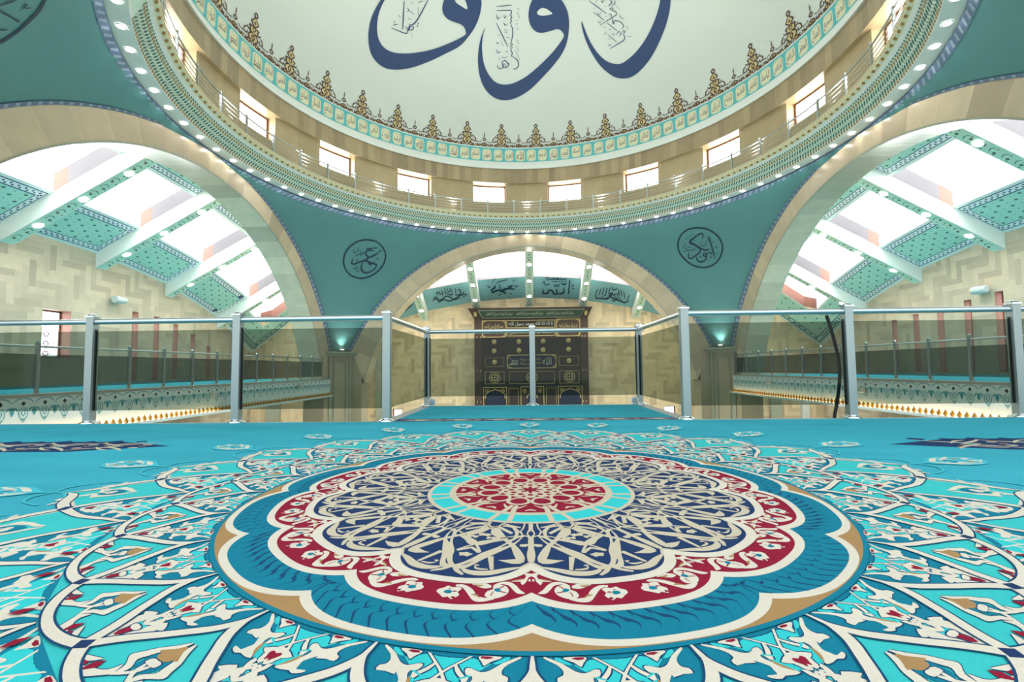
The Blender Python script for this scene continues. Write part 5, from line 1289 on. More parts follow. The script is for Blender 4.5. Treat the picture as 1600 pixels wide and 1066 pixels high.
for side, nm in ((-1, 'left'), (1, 'right')):
    mb = MB(); F = lambda y, dd, off=0: aisle_f(side, y, dd, off)
    ys = BEAMS[side] + [YE]
    D1, D2, D3 = 1.78, 3.95, inner[side]
    bays = [(a + BW, b) for a, b in zip(ys, ys[1:])] + [(ys[0] - 3.2, ys[0]), (ys[0] - 6.9, ys[0] - 3.65)]
    for bi, (y0, y1) in enumerate(bays):
        corner = bi == len(ys) - 2
        if corner:
            d1, d2, s0, s1 = 1.35, 3.35, y0 + .05, y0 + 1.75
        else: d1, d2, s0, s1 = D1, D2, y0 + .04, y1 - .04
        if corner:
            def q(a0, a1, b0, b1, off, m, k=4): mb.grid([[F(a0 + (a1 - a0)*i/k, b, off) for i in range(k + 1)] for b in (b0, b1)], m)
            for a0, a1, b0, b1 in ((y0, y1, 0, d1), (y0, y1, d2, D3), (s1, y1, d1, d2), (y0, s0, d1, d2)): q(a0, a1, b0, b1, 0, M['roof_teal'])
            for a0, a1, b0, b1 in ((y0, y1, 0, .12), (y1 - .12, y1, 0, D3)): q(a0, a1, b0, b1, .01, M['roof_white'])
            for a0, a1, b0, b1 in ((y0, y1 - .2, .2, .24), (y0, y1 - .2, .42, .46), (y1 - .24, y1 - .2, .2, D3), (y1 - .46, y1 - .42, .42, D3)): q(a0, a1, b0, b1, .012, M['roof_navy'])
            for a0, a1, b0, b1 in ((s0 - .06, s1 + .08, d1 - .08, d1), (s0 - .06, s1 + .08, d2, d2 + .08), (s1, s1 + .08, d1, d2)): q(a0, a1, b0, b1, .014, M['roof_white'])
            fo = lambda a, b: F(a, b, .02)
            for i in range(16):
                fill(mb, diamond(y0 + .2 + i*.17, .33, .05, .07), fo, M['roof_navy']); fill(mb, diamond(y1 - .33, .5 + i*.3, .06, .07), fo, M['roof_navy'])
            for i in range(6):
                for j in range(12):
                    a, b = y0 + .3 + i*.42, .65 + j*.42
                    if s0 - .2 < a < s1 + .2 and d1 - .25 < b < d2 + .25: continue
                    if b < D3 - .2 and a < y1 - .5: fill(mb, oval(a, b, .07, .035, 8), fo, M['roof_motif'])
        else:
            ornament_panel(mb, F, y0, y1, .06, d1 - .04, bi)
            ornament_panel(mb, F, y0, y1, d2 + .06, D3, bi)
            for b0, b1 in ((0, .06), (d1 - .04, d1), (d2, d2 + .06)): mb.grid([[F(y0 + (y1 - y0)*i/3, b) for i in range(4)] for b in (b0, b1)], M['roof_white'])
            for a0, a1 in ((y0, s0), (s1, y1)): mb.grid([[F(a, b) for a in (a0, a1)] for b in (d1, d2)], M['roof_white'])
        w = MB(); H = Vector((0, 0, .62))
        c4 = [F(s0, d1), F(s1, d1), F(s1, d2), F(s0, d2)]
        if corner: c4 = [F(s0, d1), F(s1 - .3, d1), F(s1, d1 + .5), F(s1, d2), F(s0, d2)]
        for i in range(len(c4)):
            a, b = c4[i], c4[(i + 1) % len(c4)]
            if (i == 0 and not corner): w.face([a, b, b + H, a + H], M['pane'])
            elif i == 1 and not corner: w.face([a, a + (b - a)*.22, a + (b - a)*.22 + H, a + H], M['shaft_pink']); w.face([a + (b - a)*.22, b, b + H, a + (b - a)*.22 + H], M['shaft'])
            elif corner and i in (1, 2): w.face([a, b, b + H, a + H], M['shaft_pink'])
            else: w.face([a, b, b + H, a + H], M['roof_white'])
        o = struct(w.build('window_%d' % wn_), 'sloping skylight in the %s aisle ceiling' % nm, 'skylight'); wn_ += 1
        p = MB(); p.face([q + H*.97 for q in c4], M['pane']); p.build('pane', o)
    # strips above the beams so that no light leaks past them
    for y in BEAMS[side] + [BEAMS[side][0] - 3.65]: mb.grid([[F(y + q, b) for q in (0, BW)] for b in (0, 2, 4, inner[side])], M['roof_white'])
    struct(mb.build('ceiling_%s_aisle' % nm), '%s aisle ceiling with green painted panels between white beams' % nm, 'ceiling')
# beams
def beam(side, y, i):
    F = lambda yy, dd, off=0: aisle_f(side, y, dd, off) + Vector((0, yy - y, 0))
    b = MB(); dp = .58; L = inner[side] + .02
    A = [F(y, 0), F(y + BW, 0), F(y + BW, L), F(y, L)]
    Dn = Vector((0, 0, -dp))
    for p_, q_ in ((0, 1), (1, 2), (2, 3), (3, 0)): b.face([A[p_], A[q_], A[q_] + Dn, A[p_] + Dn], M['beam'])
    b.face([v + Dn for v in A], M['beam'])
    u = MB()
    G = lambda a, dd, off: F(y + a, dd, dp + off)
    u.grid([[G(a, dd, .008) for a in (.03, BW - .03)] for dd in (.05, L - .05)], M['beam_face'])
    rnd = random.Random(i*7 + side)
    dd = .3
    while dd < L - .2:
        g = lambda a, bb: G(a, bb, .014)
        fill(u, oval(.23 + rnd.uniform(-.07, .07), dd, .05, .045, 8), g, M['beam_flower'])
        stroke(u, [(.10, dd + .12, .02), (.2, dd + .18, .03), (.33, dd + .12, .02)], g, M['roof_motif'])
        fill(u, diamond(.12, dd + .05, .025, .04), g, M['gold']); fill(u, diamond(.36, dd - .04, .025, .04), g, M['roof_motif'])
        dd += .36
    name = 'trim_%d' % (60 + i + (10 if side > 0 else 0))
    o = struct(b.build(name), 'white sloping ceiling beam with green flowered underside', 'beam')
    u.build('painted_underside', o)
    return F, dp, L
BEAM_LAMPS = []
for side in (-1, 1):
    for i, y in enumerate([BEAMS[side][0] - 3.65] + BEAMS[side]):
        F, dp, L = beam(side, y, i)
        for j, dd in enumerate((1.05, 2.55, 4.05, 5.25)):
            pos = F(y + BW/2, dd, dp + .012)
            BEAM_LAMPS.append((pos, atan2(interp(SL, y), 1)*(-side), 'Y', side, i, j))
# qibla bay
XB = [-10.45, -6.9, -3.35, .2, 3.75, 7.3, 10.85]
zwf = lambda x: 4.74 - (x - .2)**2/60
def far_f(x, y, off=0):
    return Vector((x, y, interp([(b, zwf(b)) for b in XB], max(XB[0], min(XB[-1], x))) + .56*(YW - y) - off - (mic(3e-5) if off else 0)))
mb = MB(); YB0 = YC + R + DA - .05
edges = [-11.4] + XB + [11.6]
for x0, x1 in zip(edges, edges[1:]):
    a, b = x0 + (.24 if x0 in XB else 0), x1 - (.24 if x1 in XB else 0)
    mb.grid([[far_f(x0, y), far_f(x1, y)] for y in (YW, 30.02)], M['far_teal'])
    mb.grid([[far_f(x0, y), far_f(x1, y)] for y in (27.75, YB0)], M['far_teal'])
    for p_, q_ in ((x0, a), (b, x1)):
        if q_ - p_ > .01: mb.grid([[far_f(p_, y), far_f(q_, y)] for y in (30.02, 27.75)], M['roof_white'])
    if b - a > 1.2:
        w = MB(); H = Vector((0, 0, .62)); c4 = [far_f(a, 30.02), far_f(b, 30.02), far_f(b, 27.75), far_f(a, 27.75)]
        for i in range(4): w.face([c4[i], c4[(i+1) % 4], c4[(i+1) % 4] + H, c4[i] + H], M['far_shaft'] if i == 0 else M['roof_white'])
        o = struct(w.build('window_%d' % wn_), 'sloping skylight above the mihrab', 'skylight'); wn_ += 1
        p = MB(); p.face([q + H*.97 for q in c4], M['pane']); p.build('pane', o)
oc = struct(mb.build('ceiling_qibla_bay'), 'teal ceiling panels above the mihrab wall', 'ceiling')
q = MB()
for s, kind, pts in DECALS:
    if s == 'far': ribbon(q, pts, lambda a, b: far_f(a, b, .03), M['ink'])
tag(q.build('calligraphy', oc), 'dark calligraphy on the teal panels')
for i, x in enumerate(XB):
    b = MB(); dp = .62; hw = .25
    A = [far_f(x, YW) + Vector((-hw, 0, 0)), far_f(x, YW) + Vector((hw, 0, 0)), far_f(x, YB0) + Vector((hw, 0, 0)), far_f(x, YB0) + Vector((-hw, 0, 0))]
    Dn = Vector((0, 0, -dp))
    for p_, q_ in ((0, 1), (1, 2), (2, 3), (3, 0)): b.face([A[p_], A[q_], A[q_] + Dn, A[p_] + Dn], M['beam'])
    b.face([v + Dn for v in A], M['beam'])
    u = MB(); G = lambda a, dd, off=.01: far_f(x, YW - dd, dp + off) + Vector((a, 0, 0))
    u.grid([[G(a, dd) for a in (-.20, .20)] for dd in (.05, YW - YB0 - .05)], M['beam_face'])
    dd = .25
    while dd < YW - YB0 - .2:
        g = lambda a, bb: G(a, bb, .016)
        fill(u, oval(.0, dd, .06, .05, 8), g, M['beam_flower']); stroke(u, [(-.12, dd + .14, .02), (0, dd + .2, .03), (.12, dd + .14, .02)], g, M['roof_motif']); dd += .38
    o = struct(b.build('trim_%d' % (80 + i)), 'white sloping ceiling beam above the mihrab', 'beam'); u.build('painted_underside', o)
    for j, dd in enumerate((1.0, 2.35, 3.7, 4.9)):
        BEAM_LAMPS.append((G(0, dd, .012), atan2(.56, 1), 'X', 0, i, j))
# ------------------------------------------------------------------ lamps
def make_lamp(name, rad, label, cat):
    t = empty(name); tag(t, label, cat)
    a = MB(); a.lathe([(rad*1.22, .0), (rad*1.22, -.012), (rad*1.0, -.02), (rad*.98, -.004)], M['lamp_ring'], 20, cap=False); a.build('trim_ring', t, True)
    b = MB(); b.lathe([(rad*.99, -.008), (rad*.6, -.014), (.001, -.016)], M['lamp'], 20, cap=False); b.build('lens', t, True)
    return t
def project(P):
    q = cam.matrix_world.inverted() @ Vector(P)
    if q.z > -.1: return None
    return 800 + FOCAL*q.x/-q.z, 533 - FOCAL*q.y/-q.z
def in_view(P, mx=25):
    q = project(P)
    return q is not None and -mx < q[0] < 1600 + mx and -mx < q[1] < 1066 + mx
ringlamp = None; NL = 76
for k in range(NL):
    az = 2*pi*k/NL
    P = ringpt(10.2, az, 7.262)
    if not in_view(P): continue
    if ringlamp is None:
        ringlamp = make_lamp('ring_downlight', .082, 'round white downlight in the underside of the dome ring', 'downlight'); ringlamp['group'] = 'downlights round the dome ring'; ringlamp.location = P
    else: dup(ringlamp, P)
bl = None
WHERE = {-1: 'left aisle', 1: 'right aisle', 0: 'qibla bay'}
ORD = ['nearest', 'second', 'third', 'fourth', 'fifth', 'farthest']
for P, th, axis, side, i, j in BEAM_LAMPS:
    if not in_view(P): continue
    if side == 0: lab = 'round lamp under the ceiling beam %s above the mihrab' % ['far left of', 'second from the left', 'left of the mihrab', 'over the middle of the mihrab', 'right of the mihrab', 'second from the right', 'far right of'][i] if i not in (0, 6) else 'round lamp under an outermost beam of the mihrab bay'
    else: lab = 'round lamp under the %s white beam of the %s' % (ORD[i], WHERE[side])
    lab = {('far', 0): lab}.get((axis, side), lab)
    if side == 0: lab = ['round lamp under the outermost left beam of the bay over the mihrab', 'round lamp under the beam left of the mihrab canopy', 'round lamp under the beam above the left edge of the mihrab', 'round lamp under the beam above the middle of the mihrab', 'round lamp under the beam above the right edge of the mihrab', 'round lamp under the beam right of the mihrab canopy', 'round lamp under the outermost right beam of the bay over the mihrab'][i]
    if bl is None:
        bl = make_lamp('beam_lamp', .135, lab, 'ceiling lamp'); o = bl; o.location = P
    else: o = dup(bl, P, None, lab)
    o['group'] = 'lamps under ' + ('the %s beam of the %s' % (ORD[i] if side else str(i + 1), WHERE[side]))
    o.rotation_euler = (0, -th if side < 0 else th, 0) if axis == 'Y' else (-th, 0, 0)
    if axis == 'Y': o.rotation_euler = (0, -abs(th) if side < 0 else abs(th), 0)
# uplights on the pier capitals
for sx, lab in ((-1, 'glowing uplight on the capital of the left far pier'), (1, 'glowing uplight on the capital of the right far pier')):
    P = Vector((CX + sx*9.80, YC + 9.80, .965))
    t = empty('uplight', P, radians(-45)*sx); tag(t, lab, 'uplight', 'uplights on the far piers')
    a = MB(); a.box((-.26, -.09, 0), (.26, .09, .03), M['gasket']); a.lathe([(.11, .03), (.12, .06), (.10, .09)], M['steel'], 20); a.build('casing', t)
    b = MB(); b.lathe([(.105, .085), (.09, .105), (.001, .115)], M['uplight'], 20, cap=False); b.build('lens', t, True)
    L = bpy.data.lights.new('uplight_beam', 'SPOT'); L.energy = 110; L.color = (1, .93, .9); L.spot_size = radians(95); L.spot_blend = 1; L.shadow_soft_size = .12
    lo = bpy.data.objects.new('beam', L); COL.objects.link(lo); lo.parent = t; lo.location = (0, 0, .16)
    lo.rotation_euler = (radians(180 + 4), 0, 0)

# floodlights standing on the drum walkway behind the cornice, washing the dome
flood = None
for k in range(16):
    az = 2*pi*k/16
    P = ringpt(9.86, az, 8.05)
    if flood is None:
        flood = empty('walkway_floodlight'); tag(flood, 'floodlight standing on the drum walkway behind the cornice', 'floodlight', 'floodlights on the drum walkway')
        b = MB(); b.box((-.14, -.06, 0), (.14, .06, .10), M['steel']); b.build('casing', flood)
        b = MB(); b.box((-.12, -.05, .10), (.12, .05, .11), M['flood_lens']); b.build('lens', flood)
        o = flood
    else: o = dup(flood, P)
    o.location = P; o.rotation_euler.z = -az
    L = bpy.data.lights.new('dome_wash', 'SPOT'); L.energy = FLOOD; L.color = (1, .95, .90); L.spot_size = radians(108); L.spot_blend = .6; L.shadow_soft_size = .15
    lo = bpy.data.objects.new('beam', L); COL.objects.link(lo); lo.parent = o; lo.location = (0, -.05, .25); lo.rotation_euler = (radians(180 + 52), 0, 0)
# ------------------------------------------------------------------ drum walkway railing
t = empty('walkway_railing', (CX, YC, 8.06)); tag(t, 'thin steel railing round the walkway below the drum windows', 'railing')
NP = 44
RW = 9.64
post = None
for k in range(NP):
    az = 2*pi*(k + .5)/NP
    P = ringpt(RW, az, 8.05)
    if not in_view(P, 60): continue
    if post is None:
        b = MB(); b.box((-.03, -.03, 0), (.03, .03, .70), M['steel']); b.lathe([(.035, .70), (.045, .74), (.001, .78)], M['chrome'], 10, cap=False)
        post = b.build('post', t); o = post
    else:
        o = post.copy(); COL.objects.link(o); o.parent = t
    o.location = P - t.location; o.rotation_euler.z = -az
vis = [az for az in [2*pi*k/360 for k in range(-130, 131)]]
for i, (z, rr_) in enumerate(((.66, .028), (.50, .012), (.36, .012), (.22, .012), (.08, .012))):
    b = MB(); b.tube([ringpt(RW, az, 8.05 + z) for az in vis], rr_, M['steel'], 8)
    b.build('handrail' if i == 0 else 'rail', t, True, origin=t.location)

# ------------------------------------------------------------------ gallery railing in front
GY = 4.79
t = empty('gallery_railing', (0, GY, FLOOR)); tag(t, 'steel and tinted glass railing along the edge of the gallery carpet', 'railing')
def add_post(x, y, face_y=True):
    b = MB(); w = .038
    b.box((-w, -w, 0), (w, w, 1.09), M['alu'])
    b.box((-w - .008, -w - .008, 1.09), (w + .008, w + .008, 1.105), M['chrome'])
    b.lathe([(.05, 1.105), (.036, 1.118), (.02, 1.124), (.001, 1.13)], M['chrome'], 12, cap=False)
    o = b.build('post', t); o.location = (x, y - GY, 0)
    q = MB(); q.lathe([(.085, 0), (.085, .008), (.055, .02), (.05, .03)], M['chrome'], 20); f_ = q.build('base_plate', o, True)
    return o
PX = [-6.05, -4.50, -2.96, -1.417, 1.565, 3.16, 4.75, 6.35]
for x in PX: add_post(x, GY)
bay = [(-1.417, 6.73), (.074, 6.73), (1.565, 6.73)]
for x, y in bay: add_post(x, y)
def rail(a, b_):
    b = MB(); b.tube([a, b_], .029, M['steel'], 20); b.build('handrail', t, True, origin=t.location)
ZT = FLOOR + 1.045
segs = [((a, GY), (b, GY)) for a, b in zip(PX[:4], PX[1:4])] + [((a, GY), (b, GY)) for a, b in zip(PX[4:], PX[5:])] + [((-1.417, GY), (-1.417, 6.73)), ((-1.417, 6.73), (.074, 6.73)), ((.074, 6.73), (1.565, 6.73)), ((1.565, 6.73), (1.565, GY))]
for (x0, y0), (x1, y1) in segs:
    d_ = Vector((x1 - x0, y1 - y0, 0)); L = d_.length; d_.normalize(); n_ = Vector((-d_.y, d_.x, 0))
    a, b_ = Vector((x0, y0, 0)) + d_*.036, Vector((x1, y1, 0)) - d_*.036
    rail((a.x, a.y, ZT), (b_.x, b_.y, ZT))
    g0, g1 = a + d_*.012, b_ - d_*.012
    g = MB(); z0, z1 = FLOOR + .13, FLOOR + .945
    e = n_*.005
    g.hexa([g0 - e + Vector((0, 0, z0)), g1 - e + Vector((0, 0, z0)), g1 + e + Vector((0, 0, z0)), g0 + e + Vector((0, 0, z0)), g0 - e + Vector((0, 0, z1)), g1 - e + Vector((0, 0, z1)), g1 + e + Vector((0, 0, z1)), g0 + e + Vector((0, 0, z1))], M['glass'])
    go = g.build('glass_pane', t, origin=t.location)
    for p0 in (g0 - d_*.012, g1):
        q = MB(); e2 = n_*.011; p1 = p0 + d_*.012
        q.hexa([p0 - e2 + Vector((0, 0, z0)), p1 - e2 + Vector((0, 0, z0)), p1 + e2 + Vector((0, 0, z0)), p0 + e2 + Vector((0, 0, z0)), p0 - e2 + Vector((0, 0, z1 + .02)), p1 - e2 + Vector((0, 0, z1 + .02)), p1 + e2 + Vector((0, 0, z1 + .02)), p0 + e2 + Vector((0, 0, z1 + .02))], M['gasket'])
        q.build('gasket', go, origin=t.location).location = (0, 0, 0)
for x, lab in ((-1.335, 'small round grey disc beside the left corner post of the gallery bay'), (1.478, 'small round grey disc beside the right corner post of the gallery bay')):
    o = MB(); o.lathe([(.052, -.012), (.056, 0), (.052, .012)], M['lamp_ring'], 28, axis='Y')
    t2 = empty('floor_disc', (x, 6.66, FLOOR + .056)); tag(t2, lab, 'disc', 'round discs at the bay corners'); o.build('rim', t2, True)
    o = MB(); o.lathe([(.043, -.016), (.041, -.018), (.001, -.018)], M['speaker_dark'], 28, axis='Y', cap=False); o.build('face', t2, True)
b = MB(); b.tube(cat_open([(3.05, 4.93, .50), (3.085, 4.92, .35), (3.12, 4.91, .15), (3.135, 4.9, -.02), (3.125, 4.9, -.2), (3.09, 4.9, -.4), (3.06, 4.9, -.55), (3.05, 4.9, -.86)], 5), .016, M['cable'], 10)
tag(b.build('cable', None, True), 'thick black cable hanging behind the glass by the right railing post', 'cable')

# ------------------------------------------------------------------ side balconies
PROTO = {}
def balcony(side):
    nm = 'left' if side < 0 else 'right'
    xe = -10.2 if side < 0 else 10.35
    xo = XWL if side < 0 else XWR
    y0, y1 = 6.5, 24.4
    o = -side                                   # towards the hall
    zf = -.44
    b = MB()
    b.box((min(xe, xo), y0, zf - .5), (max(xe, xo), y1, zf - .02), M['fascia'])
    b.box((min(xe - o*.25, xo), y0, zf - .02), (max(xe - o*.25, xo), y1, zf), M['rug'])
    b.box((min(xe - o*.25, xe + o*.05), y0, zf - .05), (max(xe - o*.25, xe + o*.05), y1, zf + .01), M['fascia_top'])
    root = struct(b.build('floor_balcony_%s' % nm), '%s balcony slab with turquoise carpet' % nm, 'balcony')
    f_ = MB(); xf = xe + o*.01
    P = lambda y, z, off=0: Vector((xf + o*off, y, z))
    zt, zb = zf - .05, zf - .86
    f_.hexa([(xe - o*.1, y0, zb), (xf, y0, zb), (xf, y1, zb), (xe - o*.1, y1, zb), (xe - o*.1, y0, zt), (xf, y0, zt), (xf, y1, zt), (xe - o*.1, y1, zt)], M['fascia'])
    fo = lambda y, z: P(y, z, .006)
    PD = .43; n_ = int((y1 - y0)/PD)
    for k in range(n_):
        y = y0 + .3 + k*PD; T_, Nv = M['fascia_teal'], M['fascia_navy']
        z = zt; h = PD/2
        fill(f_, diamond(y, z - .12, .045, .05), fo, Nv); fill(f_, oval(y, z - .12, .036, .036, 8), fo, Nv)
        for sg in (1, -1):
            stroke(f_, [(y, z - .02, .014), (y + sg*.09, z - .03, .022), (y + sg*.17, z - .07, .020), (y + sg*.2, z - .12, .010)], fo, T_)
            stroke(f_, [(y + sg*.015, z - .2, .014), (y + sg*.075, z - .26, .016), (y + sg*.085, z - .34, .018), (y + sg*.045, z - .43, .014), (y, z - .50, .010)], fo, T_)
            stroke(f_, [(y + sg*.01, z - .24, .014), (y + sg*.035, z - .31, .02), (y, z - .38, .014)], fo, T_)
            stroke(f_, [(y + h + sg*.01, z - .2, .014), (y + h + sg*.08, z - .23, .035), (y + h + sg*.10, z - .28, .014)], fo, T_)
        fill(f_, [(y + h - .05, z - .25), (y + h, z - .20), (y + h + .05, z - .25), (y + h + .035, z - .32), (y + h, z - .38), (y + h - .035, z - .32)], fo, T_)
        fill(f_, oval(y, z - .44, .014, .018, 6), fo, T_)
        stroke(f_, [(y - .035, z - .41, .010), (y, z - .46, .014), (y + .035, z - .41, .010)], fo, T_)
    f_.build('fascia', root)
    l_ = MB(); l_.box((min(xf, xf + o*.17), y0, zb - .06), (max(xf, xf + o*.17), y1, zb), M['fascia'])
    l_.box((min(xf + o*.15, xf + o*.17), y0, zb), (max(xf + o*.15, xf + o*.17), y1, zb + .02), M['cove']); l_.build('ledge', root)
    le = MB(); ye = 15.3 if side < 0 else y1 - .2
    le.box((min(xf + o*.02, xf + o*.05), y0, zb), (max(xf + o*.02, xf + o*.05), ye, zb + .025), M['led']); le.build('light_strip', root)
    k = 0; y = 8.9 if side < 0 else 10.0
    while y < y1 - .05:
        if 'finial' not in PROTO:
            q = MB(); q.lathe([(.028, 0), (.03, .015), (.052, .045), (.056, .07), (.045, .1), (.022, .135), (.008, .165), (.001, .18)], M['finial'], 12, cap=False)
            PROTO['finial'] = q.build('finial', root, True); w = PROTO['finial']
        else:
            w = PROTO['finial'].copy(); COL.objects.link(w); w.parent = root
        w.location = (xf + o*.115, y, zb); y += .19
    # railing on the edge
    xr = xe - o*.10
    rt_ = empty('balcony_railing', (xr, 0, zf)); tag(rt_, 'steel and dark glass railing on the %s balcony' % nm, 'railing', 'balcony railings')
    ys = [9.72 + 1.165*k for k in range(-2, 13)] if side < 0 else [11.59 + 1.145*k for k in range(-3, 12)]
    ys = [y_ for y_ in ys if y_ < y1 - .1]
    for y_ in ys:
        if 'bpost' not in PROTO:
            q = MB(); q.box((-.03, -.03, 0), (.03, .03, 1.06), M['alu']); q.lathe([(.036, 1.06), (.044, 1.08), (.03, 1.11), (.001, 1.12)], M['chrome'], 10, cap=False); q.lathe([(.07, .0), (.07, .02), (.04, .03)], M['chrome'], 12)
            PROTO['bpost'] = q.build('post', rt_); w = PROTO['bpost']
        else:
            w = PROTO['bpost'].copy(); COL.objects.link(w); w.parent = rt_
        w.location = (0, y_, 0)
    for a, c_ in zip(ys, ys[1:]):
        q = MB(); q.box((-.005, a + .04, .12), (.005, c_ - .04, .84), M['glass_side']); q.build('glass_pane', rt_)
    q = MB(); q.tube([(0, ys[0], 1.0), (0, ys[-1], 1.0)], .024, M['steel'], 10); q.build('handrail', rt_, True)
balcony(-1); balcony(1)
def spotlight(P, rz, label):
    t = empty('wall_spotlight', P, rz); tag(t, label, 'spotlight')
    b = MB(); b.box((-.06, -.02, -.06), (.06, 0, .06), M['speaker_dark']); b.tube([(0, 0, 0), (0, .09, .0)], .02, M['steel'], 8); b.build('bracket', t)
    b = MB(); b.lathe([(.07, -.10), (.085, -.08), (.09, .10), (.075, .12)], M['speaker'], 18, (0, .13, 0), 'X'); b.build('casing', t, True)
    b = MB(); b.lathe([(.072, .118), (.001, .122)], M['speaker_dark'], 18, (0, .13, 0), 'X', cap=False); b.build('lens', t)
for P, rz, lab in (((-10.18, 15.1, -.75), -pi/2, 'grey spotlight fixed to the left balcony front, nearer one'), ((-10.18, 20.9, -.72), -pi/2, 'grey spotlight fixed to the left balcony front, near the pier'),
                   ((10.33, 15.0, -.78), pi/2, 'grey spotlight fixed to the right balcony front, nearer one'), ((10.33, 20.6, -.72), pi/2, 'grey spotlight fixed to the right balcony front, near the pier')): spotlight(P, rz, lab)
def speaker(P, rz, label):
    t = empty('wall_speaker', P, rz); tag(t, label, 'speaker')
    b = MB(); b.box((-.08, -.03, -.08), (.08, 0, .08), M['speaker_dark']); b.tube([(0, 0, 0), (.0, .16, 0)], .025, M['steel'], 8); b.build('bracket', t)
    b = MB(); b.lathe([(.10, -.28), (.14, -.24), (.16, .22), (.15, .26)], M['speaker'], 20, (0, .22, 0), 'X'); b.build('casing', t, True)
    b = MB(); b.lathe([(.145, .262), (.05, .24), (.001, .24)], M['speaker_dark'], 20, (0, .22, 0), 'X', cap=False); b.build('front_grille', t)
speaker((XWL, 19.05, 2.98), -pi/2, 'small white speaker on the left aisle wall')
speaker((XWR, 18.6, 2.78), pi/2, 'small white speaker on the right aisle wall')

# ------------------------------------------------------------------ mihrab
YM = 31.45
mx = lambda px: -3.45 + (px - 105)*.006422
mz = lambda py: 3.85 - (py - 40)*.00638
t = empty('mihrab', (.3, YW, GROUND)); tag(t, 'tall dark mihrab front with gilt panels and a flaring canopy', 'mihrab')
def part(b, name, parent=t, label=None, smooth=False):
    o = b.build(name, parent, smooth, origin=t.location)
    if parent is not t: o.location = (0, 0, 0)
    if label: o['label'] = label
    return o
x0, x1 = mx(105), mx(1265)
b = MB(); b.box((x0, YM, GROUND), (x1, YW, mz(130)), M['wood']); body = part(b, 'body')
b = MB()
for a, c_ in ((x0 - .02, mx(178)), (mx(1195), x1 + .02)): b.box((a, YM - .05, GROUND), (c_, YM, mz(130)), M['wood_red'])
b.box((mx(178), YM - .02, mz(332)), (mx(1195), YM, mz(140)), M['wood_red'])
part(b, 'pilasters' if False else 'surround')
b = MB()
bl_, br_, tl_, tr_ = mx(175), mx(1200), mx(130), mx(1240)
zb_, zt_ = mz(132), mz(40)
b.hexa([(x0 - .02, YM - .06, zb_), (x1 + .02, YM - .06, zb_), (x1 + .02, YW, zb_), (x0 - .02, YW, zb_), (mx(52), YM - .62, zt_), (mx(1302), YM - .62, zt_), (mx(1302), YW, zt_), (mx(52), YW, zt_)], M['wood_red'])
b.box((mx(48), YM - .66, zt_), (mx(1306), YW, zt_ + .07), M['wood'])
cn = part(b, 'canopy')
cf = lambda x, v: Vector((x, YM - .06 - .56*v - .02, zb_ + (zt_ - zb_)*v - .01))
b = MB(); fill(b, [(mx(190), .08), (mx(1185), .08), (mx(1225), .86), (mx(150), .86)], cf, M['mihrab_green'])
cf2 = lambda x, v: cf(x, v) + Vector((0, -.012, -.006))
for a in ([(mx(190), .08), (mx(1185), .08)], [(mx(150), .86), (mx(1225), .86)], [(mx(190), .08), (mx(150), .86)], [(mx(1185), .08), (mx(1225), .86)]): b.grid([[cf2(*a[0]), cf2(*a[1])], [cf2(*a[0]) + Vector((.03, 0, .03)), cf2(*a[1]) + Vector((.03, 0, .03))]], M['mihrab_pale'])
for i in range(3): write(b, MIHRAB_WORDS[5], cf2, mx(230 + 310*i), mx(500 + 310*i), .25, .72, M['mihrab_pale'])
part(b, 'inscription_frieze', cn)
b = MB()
for px in (118, 1245): fill(b, oval(mx(px), .5, .10, .26, 14), cf2, M['mihrab_gold'])
part(b, 'oval_boss', cn)
fy = lambda off: (lambda x, z: Vector((x, YM - .03 - off, z)))
def frame(px0, py0, px1, py1, w=.035, m='mihrab_gold', fillm=None, name='panel'):
    b = MB(); X0, X1, Z0, Z1 = mx(px0), mx(px1), mz(py1), mz(py0)
    if fillm: b.box((X0, YM - .035, Z0), (X1, YM, Z1), M[fillm])
    for a, c_, e, g_ in ((X0, X1, Z0, Z0 + w), (X0, X1, Z1 - w, Z1), (X0, X0 + w, Z0, Z1), (X1 - w, X1, Z0, Z1)): b.box((a, YM - .055, e), (c_, YM, g_), M[m])
    return b
def corners(b, px0, py0, px1, py1, s=26):
    for cx_, sx_ in ((px0, 1), (px1, -1)):
        for cy_, sy_ in ((py0, 1), (py1, -1)):
            P = lambda a, c_: (mx(cx_ + sx_*a), mz(cy_ + sy_*c_))
            fill(b, [P(4, 4), P(s*2, 4), P(s, s*.6), P(s*.6, s), P(4, s*2)], fy(.035), M['mihrab_gold'])
            fill(b, [P(10, 10), P(s, 10), P(10, s)], fy(.04), M['wood_red'])
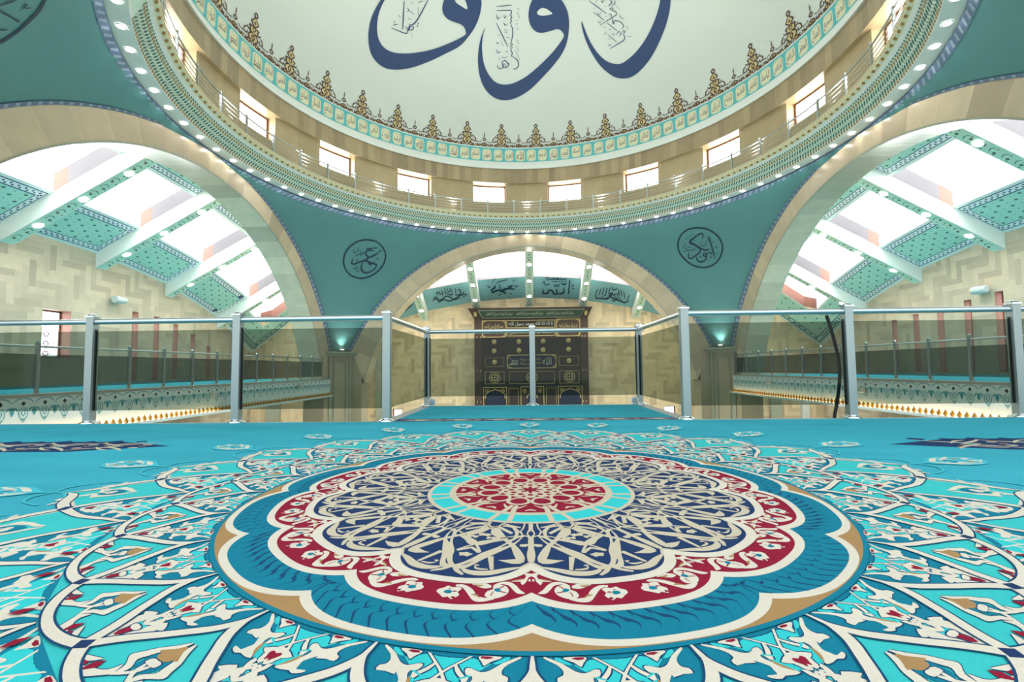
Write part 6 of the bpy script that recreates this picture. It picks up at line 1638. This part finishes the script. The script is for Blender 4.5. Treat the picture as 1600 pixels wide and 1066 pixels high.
for px0, py0, px1, py1, fm, words, w_ in ((180, 148, 428, 325, 'wood_red', [MIHRAB_WORDS[1], MIHRAB_WORDS[3]], 'mihrab_gold'), (945, 140, 1190, 322, 'wood_red', [MIHRAB_WORDS[2], MIHRAB_WORDS[3]], 'mihrab_gold'), (435, 148, 935, 230, 'wood', [MIHRAB_WORDS[0]], 'mihrab_pale'), (435, 238, 935, 315, 'wood', [MIHRAB_WORDS[7]], 'mihrab_gold'), (435, 508, 942, 648, 'niche', [], 'mihrab_gold')):
    b = frame(px0, py0, px1, py1, .045, 'mihrab_gold', fm)
    if px1 - px0 < 300:
        corners(b, px0, py0, px1, py1)
        write(b, words[0], fy(.04), mx(px0 + 28), mx(px1 - 28), mz(250), mz(185), M[w_])
        write(b, words[0], fy(.041), mx(px0 + 40), mx(px1 - 40), mz(280), mz(225), M[w_])
    elif words: write(b, words[0], fy(.04), mx(px0 + 25), mx(px1 - 25), mz(py1 - 16), mz(py0 + 16), M[w_])
    else:
        corners(b, px0, py0, px1, py1, 30)
        write(b, MIHRAB_WORDS[4], fy(.04), mx(465), mx(548), mz(615), mz(540), M['mihrab_pale'])
        write(b, MIHRAB_WORDS[3], fy(.04), mx(798), mx(890), mz(612), mz(535), M['mihrab_pale'])
        for zz in ((575, 540), (615, 582)): write(b, MIHRAB_WORDS[0], fy(.04), mx(568), mx(782), mz(zz[0]), mz(zz[1]), M['mihrab_gold'])
    part(b, 'inscription_panel')
for q in ((210, 535, 405, 628), (968, 528, 1170, 625), (208, 680, 408, 806), (460, 680, 920, 806), (972, 676, 1172, 806), (450, 850, 550, 1100), (832, 850, 935, 1100)):
    part(frame(*q, w=.022), 'panel')
for px, py in ((305, 372), (560, 372), (808, 368), (1067, 365), (305, 465), (560, 462), (808, 460), (1067, 457), (308, 580), (1070, 573)):
    b = MB(); b.lathe([(.16, 0), (.16, -.05), (.13, -.06), (.06, -.055), (.05, -.07), (.001, -.07)], M['mihrab_gold'], 20, (mx(px), YM, mz(py)), 'Y', cap=False); part(b, 'roundel', smooth=True)
for px, py, s_ in ((310, 740, 1), (1072, 737, 1), (690, 740, 1), (232, 878, .36), (390, 878, .36), (612, 880, .36), (768, 878, .36), (993, 872, .36), (1157, 870, .36)):
    b = MB(); X, Z = mx(px), mz(py); r_ = .35*s_
    fg = lambda x, z: Vector((x, YM - .03, z))
    stroke(b, [(X + r_*cos(2*pi*k/24), Z + r_*sin(2*pi*k/24), .035*s_ + .008) for k in range(25)], fg, M['mihrab_gold'], 1)
    for k in range(8):
        a = 2*pi*k/8
        fill(b, oval(X + r_*.58*cos(a), Z + r_*.58*sin(a), r_*.19, r_*.19, 8), fg, M['mihrab_gold'])
    fill(b, oval(X, Z, r_*.16, r_*.16, 10), fg, M['mihrab_gold'])
    part(b, 'rosette')
for px, wpx, zt__ in ((312, 100, 870), (1077, 100, 866), (690, 50, 905)):
    b = MB(); X = mx(px); w_ = wpx*.006422
    pts = []
    for k in range(0, 41):
        tt = k/40; a = pi*(1 - tt)
        s_ = 1 + .05*abs(sin(4*a)); ht = (mz(zt__) - mz(955))
        hx, hz = w_*cos(a)*s_, ht*(sin(a)**.8)*(1 if abs(tt - .5) > .03 else 1.1)
        pts.append((X + hx, mz(955) + hz))
    fill(b, [(X - w_*1.05, GROUND + .02)] + pts + [(X + w_*1.05, GROUND + .02)], lambda x, z: Vector((x, YM - .012, z)), M['niche'])
    stroke(b, [(p[0], p[1], .05) for p in pts], lambda x, z: Vector((x, YM - .03, z)), M['mihrab_gold'], 1)
    part(b, 'niche_arch')
for q in ((190, 838, 432, 1120), (572, 835, 812, 1120), (952, 833, 1200, 1120)): part(frame(*q, w=.04), 'niche_frame')
for px in (130, 165, 1208, 1240):
    for py in (322, 670, 990):
        b = MB(); fill(b, diamond(mx(px), mz(py), .03, .10), lambda x, z: Vector((x, YM - .065, z)), M['mihrab_gold']); part(b, 'gilt_stud')
